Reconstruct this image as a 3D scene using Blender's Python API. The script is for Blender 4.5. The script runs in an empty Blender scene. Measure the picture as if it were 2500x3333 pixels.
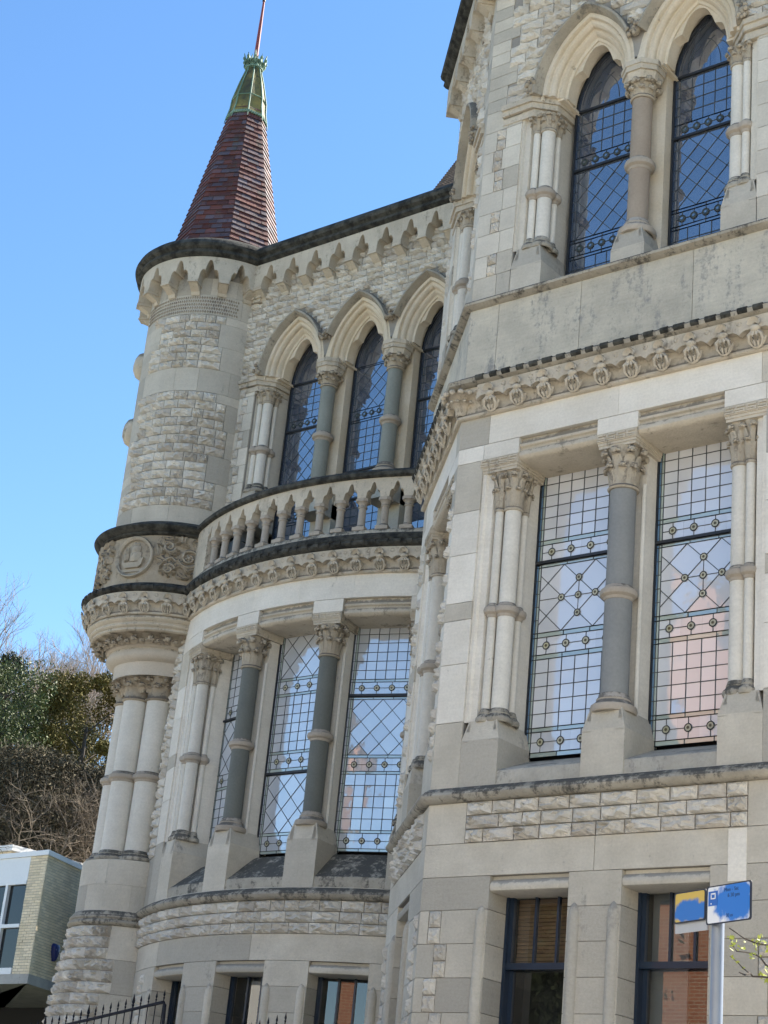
import bpy, math, random
from mathutils import Vector, Matrix, noise
random.seed(7)
rad = math.radians
scn = bpy.context.scene
COL = scn.collection

# ------------------------------------------------------------------ camera, light, exposure
PITCH, ROLL, HEAD, FPX = rad(22.05), rad(5.76), rad(39.8), 5683.0
CAMP = Vector((10.3087, -13.5178, 1.6))
_rt, _up, _fw = Vector((1, 0, 0)), Vector((0, -math.sin(PITCH), math.cos(PITCH))), Vector((0, math.cos(PITCH), math.sin(PITCH)))
_r2 = _rt * math.cos(ROLL) + _up * math.sin(ROLL)
_u2 = -_rt * math.sin(ROLL) + _up * math.cos(ROLL)
_Z = Matrix.Rotation(HEAD, 3, 'Z')
RIGHT, UP, FWD = _Z @ _r2, _Z @ _u2, _Z @ _fw
cd = bpy.data.cameras.new('camera')
cam = bpy.data.objects.new('camera', cd)
COL.objects.link(cam)
cam.matrix_world = Matrix(((RIGHT.x, UP.x, -FWD.x, CAMP.x), (RIGHT.y, UP.y, -FWD.y, CAMP.y), (RIGHT.z, UP.z, -FWD.z, CAMP.z), (0, 0, 0, 1)))
cd.sensor_fit = 'VERTICAL'
cd.sensor_height = 24
cd.lens = 24 * FPX / 3333
cd.clip_start, cd.clip_end = 0.1, 3000
scn.camera = cam

SUN_EL, SUN_AZ = rad(43), (0.345, 0.938)          # direction towards the sun in plan
wd = bpy.data.worlds.new('World')
scn.world = wd
wd.use_nodes = True
wn = wd.node_tree.nodes
wn.clear()
sky = wn.new('ShaderNodeTexSky')
sky.sky_type = 'NISHITA'
sky.sun_disc = False
sky.sun_elevation = SUN_EL
sky.sun_rotation = math.atan2(SUN_AZ[0], SUN_AZ[1])
sky.altitude = 0
sky.air_density, sky.dust_density, sky.ozone_density = 1.0, 0.15, 1.8
bg = wn.new('ShaderNodeBackground')
bg.inputs['Strength'].default_value = 0.10
wo = wn.new('ShaderNodeOutputWorld')
hs = wn.new('ShaderNodeHueSaturation')
hs.inputs['Saturation'].default_value = 1.18
wd.node_tree.links.new(sky.outputs[0], hs.inputs['Color'])
wd.node_tree.links.new(hs.outputs[0], bg.inputs[0])
wd.node_tree.links.new(bg.outputs[0], wo.inputs[0])
sl = bpy.data.lights.new('sun', 'SUN')
sl.energy = 5.0
sl.angle = rad(0.5)
sl.color = (1, 0.93, 0.82)
so = bpy.data.objects.new('sun', sl)
COL.objects.link(so)
sd = Vector((SUN_AZ[0] * math.cos(SUN_EL), SUN_AZ[1] * math.cos(SUN_EL), math.sin(SUN_EL)))
so.rotation_euler = sd.to_track_quat('Z', 'Y').to_euler()
scn.view_settings.view_transform = 'Standard'
scn.view_settings.look = 'None'
scn.view_settings.gamma = 1
scn.view_settings.use_curve_mapping = False
scn.view_settings.exposure = 1.46


def at(px, py, d):
    """point at horizontal distance d from the eye that shows at pixel px,py of the 2500x3333 photo"""
    r = RIGHT * ((px - 1250) / FPX) - UP * ((py - 1666.5) / FPX) + FWD
    return CAMP + r * (d / math.hypot(r.x, r.y))


# ------------------------------------------------------------------ materials
def nodes(name):
    m = bpy.data.materials.new(name)
    m.use_nodes = True
    t = m.node_tree
    for n in list(t.nodes):
        t.nodes.remove(n)
    return m, t


class N:
    def __init__(s, t): s.t = t
    def n(s, typ, **k):
        x = s.t.nodes.new(typ)
        for a, b in k.items():
            if a[0] == '_':
                x.inputs[int(a[1:])].default_value = b
            else:
                setattr(x, a, b)
        return x
    def l(s, a, b): s.t.links.new(a, b)
    def noise(s, pos, scale, det=4, rough=.55):
        x = s.n('ShaderNodeTexNoise')
        x.inputs['Scale'].default_value = scale
        x.inputs['Detail'].default_value = det
        x.inputs['Roughness'].default_value = rough
        s.l(pos, x.inputs['Vector'])
        return x.outputs['Fac']
    def math(s, op, a, b=None, c=None, clamp=False):
        x = s.n('ShaderNodeMath', operation=op, use_clamp=clamp)
        for i, v in enumerate((a, b, c)):
            if v is None: continue
            if isinstance(v, (int, float)): x.inputs[i].default_value = v
            else: s.l(v, x.inputs[i])
        return x.outputs[0]
    def ramp(s, v, a, b):
        x = s.n('ShaderNodeMapRange', interpolation_type='SMOOTHSTEP')
        s.l(v, x.inputs[0])
        x.inputs[1].default_value = a
        x.inputs[2].default_value = b
        return x.outputs[0]
    def mix(s, f, a, b, mode='MIX'):
        x = s.n('ShaderNodeMix', data_type='RGBA', blend_type=mode)
        if isinstance(f, (int, float)): x.inputs[0].default_value = f
        else: s.l(f, x.inputs[0])
        for i, v in ((6, a), (7, b)):
            if isinstance(v, tuple): x.inputs[i].default_value = (*v, 1)
            else: s.l(v, x.inputs[i])
        return x.outputs[2]
    def rnd(s):
        g = s.n('ShaderNodeNewGeometry')
        o = s.n('ShaderNodeObjectInfo')
        return s.math('FRACT', s.math('ADD', g.outputs['Random Per Island'], s.math('MULTIPLY', o.outputs['Random'], 7.31)))


def stone(name, c1, c2, var=.22, stain=0.0, rough=.9, bump=.25, bscale=55, stain_col=(.035, .036, .032), strata=0.0, warm=None, blot=2.2, up_stain=.25, down=0.0):
    m, t = nodes(name)
    N_ = N(t)
    g = N_.n('ShaderNodeNewGeometry')
    pos = g.outputs['Position']
    b = N_.noise(pos, blot, 5, .6)
    fine = N_.noise(pos, 38, 3, .6)
    c = N_.mix(N_.ramp(b, .32, .68), c1, c2)
    r = N_.rnd()
    if warm:
        r2 = N_.math('FRACT', N_.math('MULTIPLY', r, 13.7))
        c = N_.mix(N_.math('MULTIPLY', N_.ramp(r2, .35, .95), .9), c, warm)
    k = N_.math('ADD', N_.math('MULTIPLY', r, var * 2), 1 - var)
    k = N_.math('MULTIPLY', k, N_.math('ADD', N_.math('MULTIPLY', fine, .30), .85))
    if strata:
        mp = N_.n('ShaderNodeMapping')
        N_.l(pos, mp.inputs[0])
        mp.inputs['Scale'].default_value = (1, 1, 9)
        st = N_.noise(mp.outputs[0], 3.5, 5, .65)
        k = N_.math('MULTIPLY', k, N_.math('ADD', N_.math('MULTIPLY', st, strata * 2), 1 - strata))
    cc = N_.n('ShaderNodeCombineColor')
    for i in range(3): N_.l(k, cc.inputs[i])
    c = N_.mix(1.0, c, cc.outputs[0], 'MULTIPLY')
    # dark lichen and soot: on ledges and in blotches
    sp = N_.n('ShaderNodeSeparateXYZ')
    N_.l(g.outputs['Normal'], sp.inputs[0])
    mp2 = N_.n('ShaderNodeMapping')
    N_.l(pos, mp2.inputs[0])
    mp2.inputs['Scale'].default_value = (1, 1, .28)
    s1 = N_.noise(mp2.outputs[0], 4.5, 6, .7)
    s2 = N_.noise(pos, 17, 5, .7)
    sv = N_.math('ADD', N_.math('MULTIPLY', s1, .6), N_.math('MULTIPLY', s2, .4))
    upf = N_.math('MULTIPLY', N_.ramp(sp.outputs[2], .1, .7), up_stain * .8)
    lev = N_.math('ADD', sv, upf)
    f = N_.ramp(lev, .615 - .20 * stain, .735 - .20 * stain)
    c = N_.mix(N_.math('MULTIPLY', f, min(1, .6 + stain * .4)), c, stain_col)
    p = N_.n('ShaderNodeBsdfPrincipled')
    p.inputs['Roughness'].default_value = rough
    p.inputs['Specular IOR Level'].default_value = .25
    N_.l(c, p.inputs['Base Color'])
    bp = N_.n('ShaderNodeBump')
    bp.inputs['Strength'].default_value = bump
    bp.inputs['Distance'].default_value = .02
    hh = N_.math('ADD', N_.noise(pos, bscale, 5, .65), N_.math('MULTIPLY', N_.noise(pos, bscale * .25, 4, .6), 1.2))
    N_.l(hh, bp.inputs['Height'])
    N_.l(bp.outputs[0], p.inputs['Normal'])
    o = N_.n('ShaderNodeOutputMaterial')
    N_.l(p.outputs[0], o.inputs[0])
    return m


def plain(name, col, rough=.5, metal=0, var=0.0, spec=.5, bump=0, noise_amt=.15, nscale=12, emit=None):
    m, t = nodes(name)
    N_ = N(t)
    g = N_.n('ShaderNodeNewGeometry')
    f = N_.noise(g.outputs['Position'], nscale, 5, .6)
    k = N_.math('ADD', N_.math('MULTIPLY', f, noise_amt * 2), 1 - noise_amt)
    if var:
        k = N_.math('MULTIPLY', k, N_.math('ADD', N_.math('MULTIPLY', N_.rnd(), var * 2), 1 - var))
    cc = N_.n('ShaderNodeCombineColor')
    for i in range(3): N_.l(k, cc.inputs[i])
    c = N_.mix(1.0, col, cc.outputs[0], 'MULTIPLY')
    p = N_.n('ShaderNodeBsdfPrincipled')
    N_.l(c, p.inputs['Base Color'])
    p.inputs['Roughness'].default_value = rough
    p.inputs['Metallic'].default_value = metal
    p.inputs['Specular IOR Level'].default_value = spec
    if bump:
        b = N_.n('ShaderNodeBump')
        b.inputs['Strength'].default_value = bump
        b.inputs['Distance'].default_value = .01
        N_.l(f, b.inputs['Height'])
        N_.l(b.outputs[0], p.inputs['Normal'])
    o = N_.n('ShaderNodeOutputMaterial')
    N_.l(p.outputs[0], o.inputs[0])
    return m


def glass(name, back, gloss, var=.1, rough=.03):
    """old window glass in front of a dim room or a pale blind: mirror-like sheen over the tone behind it"""
    m, t = nodes(name)
    N_ = N(t)
    g = N_.n('ShaderNodeNewGeometry')
    k = N_.math('ADD', N_.math('MULTIPLY', N_.rnd(), var * 2), 1 - var)
    cc = N_.n('ShaderNodeCombineColor')
    for i in range(3): N_.l(k, cc.inputs[i])
    d = N_.n('ShaderNodeBsdfDiffuse')
    N_.l(N_.mix(1.0, back, cc.outputs[0], 'MULTIPLY'), d.inputs[0])
    gl = N_.n('ShaderNodeBsdfGlossy')
    gl.inputs['Roughness'].default_value = rough
    gl.inputs['Color'].default_value = (.93, .96, 1, 1)
    b = N_.n('ShaderNodeBump')
    b.inputs['Strength'].default_value = .06
    b.inputs['Distance'].default_value = .02
    N_.l(N_.noise(g.outputs['Position'], 7, 2, .5), b.inputs['Height'])
    N_.l(b.outputs[0], gl.inputs['Normal'])
    lw = N_.n('ShaderNodeLayerWeight')
    lw.inputs[0].default_value = .25
    f = N_.math('ADD', N_.math('MULTIPLY', lw.outputs['Fresnel'], .8), gloss, clamp=True)
    mx = N_.n('ShaderNodeMixShader')
    N_.l(f, mx.inputs[0])
    N_.l(d.outputs[0], mx.inputs[1])
    N_.l(gl.outputs[0], mx.inputs[2])
    o = N_.n('ShaderNodeOutputMaterial')
    N_.l(mx.outputs[0], o.inputs[0])
    return m


def see_through(name):
    m, t = nodes(name)
    N_ = N(t)
    tr = N_.n('ShaderNodeBsdfTransparent')
    tr.inputs[0].default_value = (.80, .84, .84, 1)
    gl = N_.n('ShaderNodeBsdfGlossy')
    gl.inputs['Roughness'].default_value = .01
    lw = N_.n('ShaderNodeLayerWeight')
    lw.inputs[0].default_value = .3
    f = N_.math('ADD', N_.math('MULTIPLY', lw.outputs['Fresnel'], .8), .10, clamp=True)
    mx = N_.n('ShaderNodeMixShader')
    N_.l(f, mx.inputs[0])
    N_.l(tr.outputs[0], mx.inputs[1])
    N_.l(gl.outputs[0], mx.inputs[2])
    o = N_.n('ShaderNodeOutputMaterial')
    N_.l(mx.outputs[0], o.inputs[0])
    return m


M = {}
M['buff'] = stone('buff_stone', (0.489, 0.440, 0.353), (0.572, 0.520, 0.423), var=.09, stain=.30, strata=.08, warm=(.40, .365, .30), stain_col=(.26, .245, .215))
M['white'] = stone('white_limestone', (0.680, 0.625, 0.525), (0.742, 0.690, 0.591), var=.06, stain=.02, strata=.10, bump=.12)
M['rock'] = stone('rock_faced_limestone', (0.597, 0.545, 0.451), (0.700, 0.650, 0.558), var=.09, stain=.06, bump=1.0, bscale=24, warm=(.52, .47, .395), up_stain=.08, stain_col=(.17, .145, .11), blot=3)
M['arch'] = stone('cream_arch_stone', (.60, .505, .36), (.66, .58, .455), var=.05, stain=.04, bump=.12)
M['neck'] = stone('plain_neck_stone', (.50, .435, .345), (.56, .495, .40), var=.05, stain=.08, bump=.12)
M['capital'] = stone('capital_stone', (0.381, 0.325, 0.242), (0.474, 0.410, 0.312), var=.05, stain=.5, bump=.4, bscale=45, stain_col=(.14, .12, .095))
M['frieze'] = stone('frieze_stone', (0.391, 0.335, 0.251), (0.464, 0.400, 0.302), var=.05, stain=.4, bump=.4, bscale=40, stain_col=(.15, .13, .10))
M['hood'] = stone('grey_hood_stone', (0.309, 0.275, 0.214), (0.412, 0.365, 0.284), var=.05, stain=.5, bump=.3, bscale=40, stain_col=(.12, .115, .10))
M['mid'] = stone('pale_ashlar', (0.567, 0.515, 0.423), (0.628, 0.575, 0.474), var=.10, stain=.06, strata=.08, bump=.15)
M['carved'] = stone('carved_stone', (0.484, 0.420, 0.321), (0.577, 0.505, 0.391), var=.06, stain=.45, bump=.4, bscale=40, stain_col=(.19, .165, .13))
M['carved_dark'] = stone('weathered_carving', (0.330, 0.275, 0.200), (0.412, 0.350, 0.260), var=.10, stain=.5, bump=.4, bscale=40, stain_col=(.12, .10, .08))
M['shaft'] = stone('pale_shaft_stone', (0.618, 0.575, 0.488), (0.680, 0.635, 0.544), var=.05, stain=.03, bump=.1, strata=.07)
M['green'] = stone('green_grey_shaft', (.235, .245, .21), (.265, .275, .235), var=.03, stain=.0, bump=.06, rough=.7)
M['green_dark'] = stone('dark_green_shaft', (.135, .14, .122), (.155, .16, .138), var=.03, stain=.0, bump=.06, rough=.7)
M['grey'] = stone('blue_grey_shaft', (.235, .235, .22), (.26, .26, .242), var=.03, stain=.0, bump=.06, rough=.7)
M['brown'] = stone('brown_shaft', (.32, .255, .19), (.35, .285, .215), var=.03, stain=.02, bump=.08, rough=.75)
M['ring'] = stone('annulet_stone', (.36, .31, .245), (.42, .365, .295), var=.05, stain=.14, bump=.2)
M['black'] = stone('black_crusted_coping', (.022, .022, .019), (.085, .082, .068), var=.15, stain=.42, bump=.6, bscale=22, stain_col=(.012, .013, .011), up_stain=.0, blot=7)
M['ledge'] = stone('stained_ledge', (0.319, 0.285, 0.223), (0.422, 0.380, 0.302), var=.1, stain=.62, bump=.5, bscale=30, stain_col=(.055, .053, .047), up_stain=.13)
M['sill'] = stone('worn_sill', (0.371, 0.340, 0.279), (0.464, 0.425, 0.349), var=.05, stain=.45, bump=.4, bscale=30, stain_col=(.17, .165, .15), up_stain=.05)
M['apron'] = stone('weathered_apron', (0.433, 0.395, 0.316), (0.556, 0.505, 0.400), var=.07, stain=.55, strata=.16, bump=.4, bscale=35, stain_col=(.24, .235, .22), up_stain=.2)
M['mortar'] = stone('lime_mortar', (.26, .24, .205), (.32, .295, .255), var=.0, stain=.05, bump=.4)
M['tile'] = stone('red_clay_tile', (.150, .054, .039), (.115, .045, .036), var=.34, stain=.10, rough=.55, bump=.25, warm=(.10, .085, .10), stain_col=(.085, .085, .06))
M['slate'] = stone('brown_roof_tile', (.085, .066, .055), (.11, .086, .07), var=.2, stain=.2, bump=.3)
M['copper'] = stone('green_copper', (.085, .105, .055), (.40, .31, .085), var=.25, stain=.55, rough=.6, bump=.2, stain_col=(.06, .05, .035), up_stain=.0)
M['copper_pale'] = stone('pale_green_copper', (.12, .20, .145), (.23, .34, .24), var=.1, stain=.10, rough=.6, bump=.2, up_stain=.0)
M['rust'] = plain('rusty_red_iron', (.26, .055, .045), .6, var=0, bump=.2)
M['iron'] = plain('black_window_iron', (.018, .02, .024), .45)
M['lead'] = plain('lead_came', (.06, .065, .065), .5, noise_amt=.3)
M['navy'] = plain('navy_gloss_paint', (.012, .024, .045), .3)
M['railing'] = plain('black_gloss_paint', (.008, .009, .016), .55, spec=.2)
M['pane_pale'] = glass('leaded_pane_pale', (.66, .67, .69), .16, var=.08)
M['pane_bow'] = glass('leaded_pane_bow', (.55, .58, .61), .24, var=.08)
M['pane_dark'] = glass('leaded_pane_dark', (.06, .08, .12), .30, var=.25)
M['pane_blue'] = glass('blue_border_pane', (.15, .26, .38), .18, var=.15)
M['pane_green'] = glass('green_border_pane', (.40, .47, .42), .18, var=.15)
M['roundel'] = plain('yellow_roundel_glass', (.47, .45, .32), .2, var=.15, spec=.6)
M['roundel_blue'] = plain('blue_roundel_glass', (.20, .27, .27), .2, var=.15, spec=.6)
M['roundel_dark'] = plain('dark_green_roundel_glass', (.055, .075, .07), .15, var=.2)
M['roundel_eye'] = plain('roundel_eye', (.10, .08, .035), .3)
M['clear'] = see_through('clear_pane')
M['room'] = plain('dark_room', (.035, .032, .03), .9)
M['blind'] = plain('wooden_blind', (.27, .155, .08), .6, var=.12)
M['curtain'] = plain('grey_curtain', (.22, .22, .22), .9, nscale=3)
M['brick_cream'] = stone('cream_brick', (.72, .595, .40), (.78, .66, .47), var=.12, stain=.05, bump=.3, bscale=60)
M['mortar_grey'] = plain('grey_mortar', (.20, .19, .165), .9)
M['concrete'] = stone('concrete', (.33, .315, .285), (.42, .40, .36), var=.03, stain=.22, bump=.3)
M['white_paint'] = plain('white_paint', (.78, .78, .76), .5, noise_amt=.05)
M['dark_glass'] = plain('office_glass', (.010, .011, .012), .06, noise_amt=.05)
M['void_shade'] = plain('painted_void_shade', (.02, .02, .02), .9)  # near-black colour stands in for the shade under the office overhang
M['bell'] = plain('blue_bell_box', (.010, .020, .13), .35, noise_amt=.05)
M['sign_white'] = plain('sign_white', (.80, .80, .80), .4, noise_amt=.03)
M['sign_blue'] = plain('sign_blue', (.016, .12, .46), .4, noise_amt=.03)
M['sign_back'] = plain('sign_backing', (.45, .46, .47), .5)
M['ink'] = plain('sign_ink', (.02, .02, .03), .5)
M['galv'] = plain('galvanised_steel', (.27, .29, .32), .45, metal=.3, noise_amt=.12)
M['bark'] = plain('bark', (.07, .055, .042), .9, noise_amt=.3)
M['twig'] = plain('pale_twigs', (.22, .175, .125), .9, var=.2)
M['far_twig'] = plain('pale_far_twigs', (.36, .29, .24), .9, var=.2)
M['yew'] = plain('yew_needles', (.026, .034, .012), .75, var=.45, nscale=1.5, noise_amt=.4, spec=.25)
M['yew2'] = plain('golden_yew_needles', (.115, .092, .020), .75, var=.45, nscale=1.5, noise_amt=.4, spec=.25)
M['holly'] = plain('pale_green_leaves', (.085, .105, .03), .6, var=.4, nscale=1.5, noise_amt=.3, spec=.4)
M['scrub'] = plain('brown_scrub', (.080, .065, .034), .9, var=.45, nscale=1.2, noise_amt=.4)
M['bud'] = plain('young_leaf', (.42, .46, .07), .6, var=.2)
M['asphalt'] = plain('asphalt', (.05, .05, .052), .9)
M['paving'] = plain('paving', (.38, .36, .33), .9)
M['grass'] = plain('hill_grass', (.06, .075, .03), .9, nscale=.6, noise_amt=.4)
M['red_brick'] = stone('red_brick', (.34, .12, .062), (.40, .155, .085), var=.15, stain=.03, bump=.3, bscale=50)
M['terracotta'] = plain('terracotta', (.36, .15, .09), .8)


def spray(name, base, ink, cx, cy, rx, ry, seed):
    """a sign face oversprayed with blue paint: flat print on the sheet, in its own coordinates"""
    m, t = nodes(name)
    N_ = N(t)
    tc = N_.n('ShaderNodeTexCoord')
    sp = N_.n('ShaderNodeSeparateXYZ')
    N_.l(tc.outputs['Object'], sp.inputs[0])
    nz = N_.n('ShaderNodeTexNoise')
    nz.inputs['Scale'].default_value = 22
    nz.inputs['Detail'].default_value = 3
    N_.l(tc.outputs['Object'], nz.inputs['Vector'])
    dx = N_.math('DIVIDE', N_.math('SUBTRACT', sp.outputs[0], cx), rx)
    dz = N_.math('DIVIDE', N_.math('SUBTRACT', sp.outputs[2], cy), ry)
    r = N_.math('SQRT', N_.math('ADD', N_.math('MULTIPLY', dx, dx), N_.math('MULTIPLY', dz, dz)))
    r = N_.math('ADD', r, N_.math('MULTIPLY', N_.math('SUBTRACT', nz.outputs['Fac'], .5), 1.0))
    c = N_.mix(N_.ramp(r, 1.2, .8), base, ink)
    p = N_.n('ShaderNodeBsdfPrincipled')
    N_.l(c, p.inputs['Base Color'])
    p.inputs['Roughness'].default_value = .4
    o = N_.n('ShaderNodeOutputMaterial')
    N_.l(p.outputs[0], o.inputs[0])
    return m


# ------------------------------------------------------------------ frames and mesh builder
class Flat:
    step = 1e9
    def __init__(s, ox, oy, dx, dy):
        L = math.hypot(dx, dy)
        s.o, s.d, s.out = (ox, oy), (dx / L, dy / L), (dy / L, -dx / L)
    def p(s, a, n, z):
        return (s.o[0] + s.d[0] * a + s.out[0] * n, s.o[1] + s.d[1] * a + s.out[1] * n, z)
    def ang(s, a): return math.atan2(s.d[1], s.d[0])


class Cyl:
    def __init__(s, cx, cy, R, R2=None, z1=0, z2=1, step=4):
        s.c, s.R, s.step = (cx, cy), R, R * rad(step)
        s.R2, s.z1, s.z2 = R2, z1, z2
    def p(s, a, n, z):
        t = a / s.R
        r = s.R + n
        if s.R2 is not None: r += (s.R2 - s.R) * (z - s.z1) / (s.z2 - s.z1)
        return (s.c[0] + r * math.sin(t), s.c[1] - r * math.cos(t), z)
    def ang(s, a): return a / s.R


class MB:
    def __init__(s): s.v, s.f = [], []
    def quad(s, *p):
        i = len(s.v); s.v += [tuple(q) for q in p]; s.f.append(tuple(range(i, i + len(p))))
    def grid(s, rows, close=False):
        i = len(s.v); n = len(rows[0])
        for r in rows: s.v += [tuple(q) for q in r]
        for a in range(len(rows) - 1):
            for b in range(n if close else n - 1):
                b2 = (b + 1) % n
                s.f.append((i + a * n + b, i + (a + 1) * n + b, i + (a + 1) * n + b2, i + a * n + b2))
        return i
    def box(s, fr, s0, s1, n0, n1, z0, z1):
        k = max(1, math.ceil((s1 - s0) / fr.step))
        rows = []
        for i in range(k + 1):
            a = s0 + (s1 - s0) * i / k
            rows.append([fr.p(a, n0, z0), fr.p(a, n1, z0), fr.p(a, n1, z1), fr.p(a, n0, z1)])
        b = s.grid(rows, True)
        s.f.append((b + 3, b + 2, b + 1, b)); e = b + 4 * k
        s.f.append((e, e + 1, e + 2, e + 3))
    def sweep(s, fr, s0, s1, prof):
        k = max(1, math.ceil((s1 - s0) / fr.step))
        rows = [[fr.p(s0 + (s1 - s0) * i / k, n, z) for n, z in prof] for i in range(k + 1)]
        b = s.grid(rows, True); n = len(prof)
        s.f.append(tuple(range(b + n - 1, b - 1, -1))); s.f.append(tuple(range(b + n * k, b + n * k + n)))
    def path(s, pts, prof):
        """profile (n outward, z) swept along a plan polyline with mitres; outward is to the right of travel"""
        P = [Vector(p) for p in pts]; rows = []
        for i, p in enumerate(P):
            ds = []
            if i > 0: ds.append((P[i] - P[i - 1]).normalized())
            if i < len(P) - 1: ds.append((P[i + 1] - P[i]).normalized())
            ns = [Vector((d.y, -d.x)) for d in ds]
            m = sum(ns, Vector((0, 0))).normalized()
            m = m / max(.3, m.dot(ns[0]))
            rows.append([(p.x + m.x * n, p.y + m.y * n, z) for n, z in prof])
        b = s.grid(rows, True); n = len(prof); k = len(P) - 1
        s.f.append(tuple(range(b + n - 1, b - 1, -1))); s.f.append(tuple(range(b + n * k, b + n * k + n)))
    def lathe(s, c, prof, seg=24, a0=0, a1=2 * math.pi):
        full = abs(a1 - a0 - 2 * math.pi) < 1e-6
        rows = []
        for r, z in prof:
            rows.append([(c[0] + r * math.sin(a0 + (a1 - a0) * i / seg), c[1] - r * math.cos(a0 + (a1 - a0) * i / seg), z) for i in range(seg if full else seg + 1)])
        n = len(rows[0]); i = len(s.v)
        for r in rows: s.v += r
        for a in range(len(rows) - 1):
            for b in range(n if full else n - 1):
                b2 = (b + 1) % n
                s.f.append((i + a * n + b, i + a * n + b2, i + (a + 1) * n + b2, i + (a + 1) * n + b))
    def prism(s, poly, z0, z1):
        i = len(s.v); n = len(poly)
        s.v += [(x, y, z0) for x, y in poly] + [(x, y, z1) for x, y in poly]
        for k in range(n):
            k2 = (k + 1) % n
            s.f.append((i + k, i + k2, i + n + k2, i + n + k))
        s.f.append(tuple(range(i + n - 1, i - 1, -1))); s.f.append(tuple(range(i + n, i + 2 * n)))
    def plate(s, fr, s0, s1, h, ztop, n0, n1, k):
        """wall plate whose lower edge follows h(t), t in 0..1: front, underside, top"""
        A = []
        for i in range(k + 1):
            t = i / k; a = s0 + (s1 - s0) * t; z = h(t)
            A.append([fr.p(a, n0, ztop), fr.p(a, n0, z), fr.p(a, n1, z), fr.p(a, n1, ztop)])
        b = s.grid([list(r) for r in A], True)
        s.f.append((b + 3, b + 2, b + 1, b)); e = b + 4 * k; s.f.append((e, e + 1, e + 2, e + 3))
    def tube(s, pts, r, seg=5, cap=True):
        P = [Vector(p) for p in pts]; rows = []
        for i, p in enumerate(P):
            d = (P[min(i + 1, len(P) - 1)] - P[max(i - 1, 0)])
            if d.length < 1e-9: d = Vector((0, 0, 1))
            d.normalize()
            u = d.orthogonal().normalized() if abs(d.z) > .95 else d.cross(Vector((0, 0, 1))).normalized()
            w = d.cross(u)
            rr = r[i] if isinstance(r, (list, tuple)) else r
            rows.append([p + (u * math.cos(2 * math.pi * k / seg) + w * math.sin(2 * math.pi * k / seg)) * rr for k in range(seg)])
        b = s.grid(rows, True)
        if cap:
            s.f.append(tuple(range(b, b + seg))); e = b + seg * (len(P) - 1); s.f.append(tuple(range(e + seg - 1, e - 1, -1)))
    def ball(s, c, r, sc=(1, 1, 1), seg=8, rings=5):
        rows = []
        for i in range(rings + 1):
            t = math.pi * i / rings
            rows.append([(c[0] + r * sc[0] * max(.02, math.sin(t)) * math.cos(2 * math.pi * k / seg), c[1] + r * sc[1] * max(.02, math.sin(t)) * math.sin(2 * math.pi * k / seg), c[2] + r * sc[2] * math.cos(t)) for k in range(seg)])
        s.grid(rows, True)
    def arch(s, fr, c, zs, e, prof, k=14, ul=0, ur=0):
        """mouldings (r, n) swept over a two-centred arch: centres at c -+ e on the springing line"""
        for sg in (1, -1):
            rows = []
            for i in range(k + 1):
                u0 = ur if sg > 0 else ul
                u = u0 + (1 - u0) * i / k
                row = []
                for r, n in prof:
                    t = u * math.acos(max(-1, min(1, e / r)))
                    row.append(fr.p(c + sg * (r * math.cos(t) - e), n, zs + r * math.sin(t)))
                rows.append(row if sg > 0 else row[::-1])
            b = s.grid(rows)
            if len(prof) > 4: s.f.append(tuple(range(b, b + len(prof))))
    def add(s, o, mat=None):
        i = len(s.v)
        s.v += [tuple(mat @ Vector(v)) for v in o.v] if mat else o.v
        s.f += [tuple(i + x for x in f) for f in o.f]
    def mesh(s, name, mat, smooth=None):
        m = bpy.data.meshes.new(name)
        m.from_pydata(s.v, [], s.f)
        if mat is not None: m.materials.append(mat)
        if smooth is not None:
            m.shade_smooth()
            m.set_sharp_from_angle(angle=rad(smooth))
        m.update()
        return m
    def build(s, name, mat, parent=None, smooth=None, **props):
        return link(name, s.mesh(name, mat, smooth), parent, **props)


def link(name, data, parent=None, mw=None, **props):
    o = bpy.data.objects.new(name, data)
    COL.objects.link(o)
    if parent is not None:
        o.parent = parent
    if mw is not None:
        o.matrix_local = mw
    for k, v in props.items(): o[k] = v
    return o


def thing(name, label, cat, loc=(0, 0, 0), **props):
    o = link(name, None, None, Matrix.Translation(loc))
    o['label'] = label; o['category'] = cat
    for k, v in props.items(): o[k] = v
    return o


def place(fr, s, n, z): return Matrix.Translation(fr.p(s, n, z)) @ Matrix.Rotation(fr.ang(s), 4, 'Z')
def ax(fr, s, n): p = fr.p(s, n, 0); return (p[0], p[1])


B = thing('stone_building', 'cream and grey Gothic stone building with round spired turret, bow front and leaded windows', 'building')

# ------------------------------------------------------------------ pieces: individually built stones, tiles and panes
PIECES = {}
def piece(kind, mb, mw, mat, parent, out, size):
    """queue one piece; the ones that show largest become objects, the rest are joined"""
    c = mw.translation if mw else sum((Vector(v) for v in mb.v), Vector()) / len(mb.v)
    v = CAMP - c
    facing = Vector(out).dot(v.normalized()) if out else 1
    sc = size * FPX / v.length * (.15 + max(0, facing)) if facing > -.1 else 0
    PIECES.setdefault(kind, []).append((sc, len(PIECES.get(kind, [])), mb, mw, mat, parent))


def flush(limit=290):
    for kind, L in PIECES.items():
        L.sort(key=lambda q: (-q[0], q[1]))
        cache = {}
        for sc, _, mb, mw, mat, par in L[:limit]:
            if mw is None:
                me = mb.mesh(kind, mat)
            else:
                key = (id(mb), mat.name)
                if key not in cache: cache[key] = mb.mesh(kind, mat)
                me = cache[key]
            link(kind, me, par, mw)
        rest = {}
        for sc, _, mb, mw, mat, par in L[limit:]:
            rest.setdefault((mat.name, B.name if kind not in OWN else par.name), MB()).add(mb, mw)
        for (mn, pn), mb in rest.items():
            mb.build(kind, bpy.data.materials[mn], bpy.data.objects[pn], kind='stuff')
OWN = {'brick', 'blind_slat'}


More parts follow.
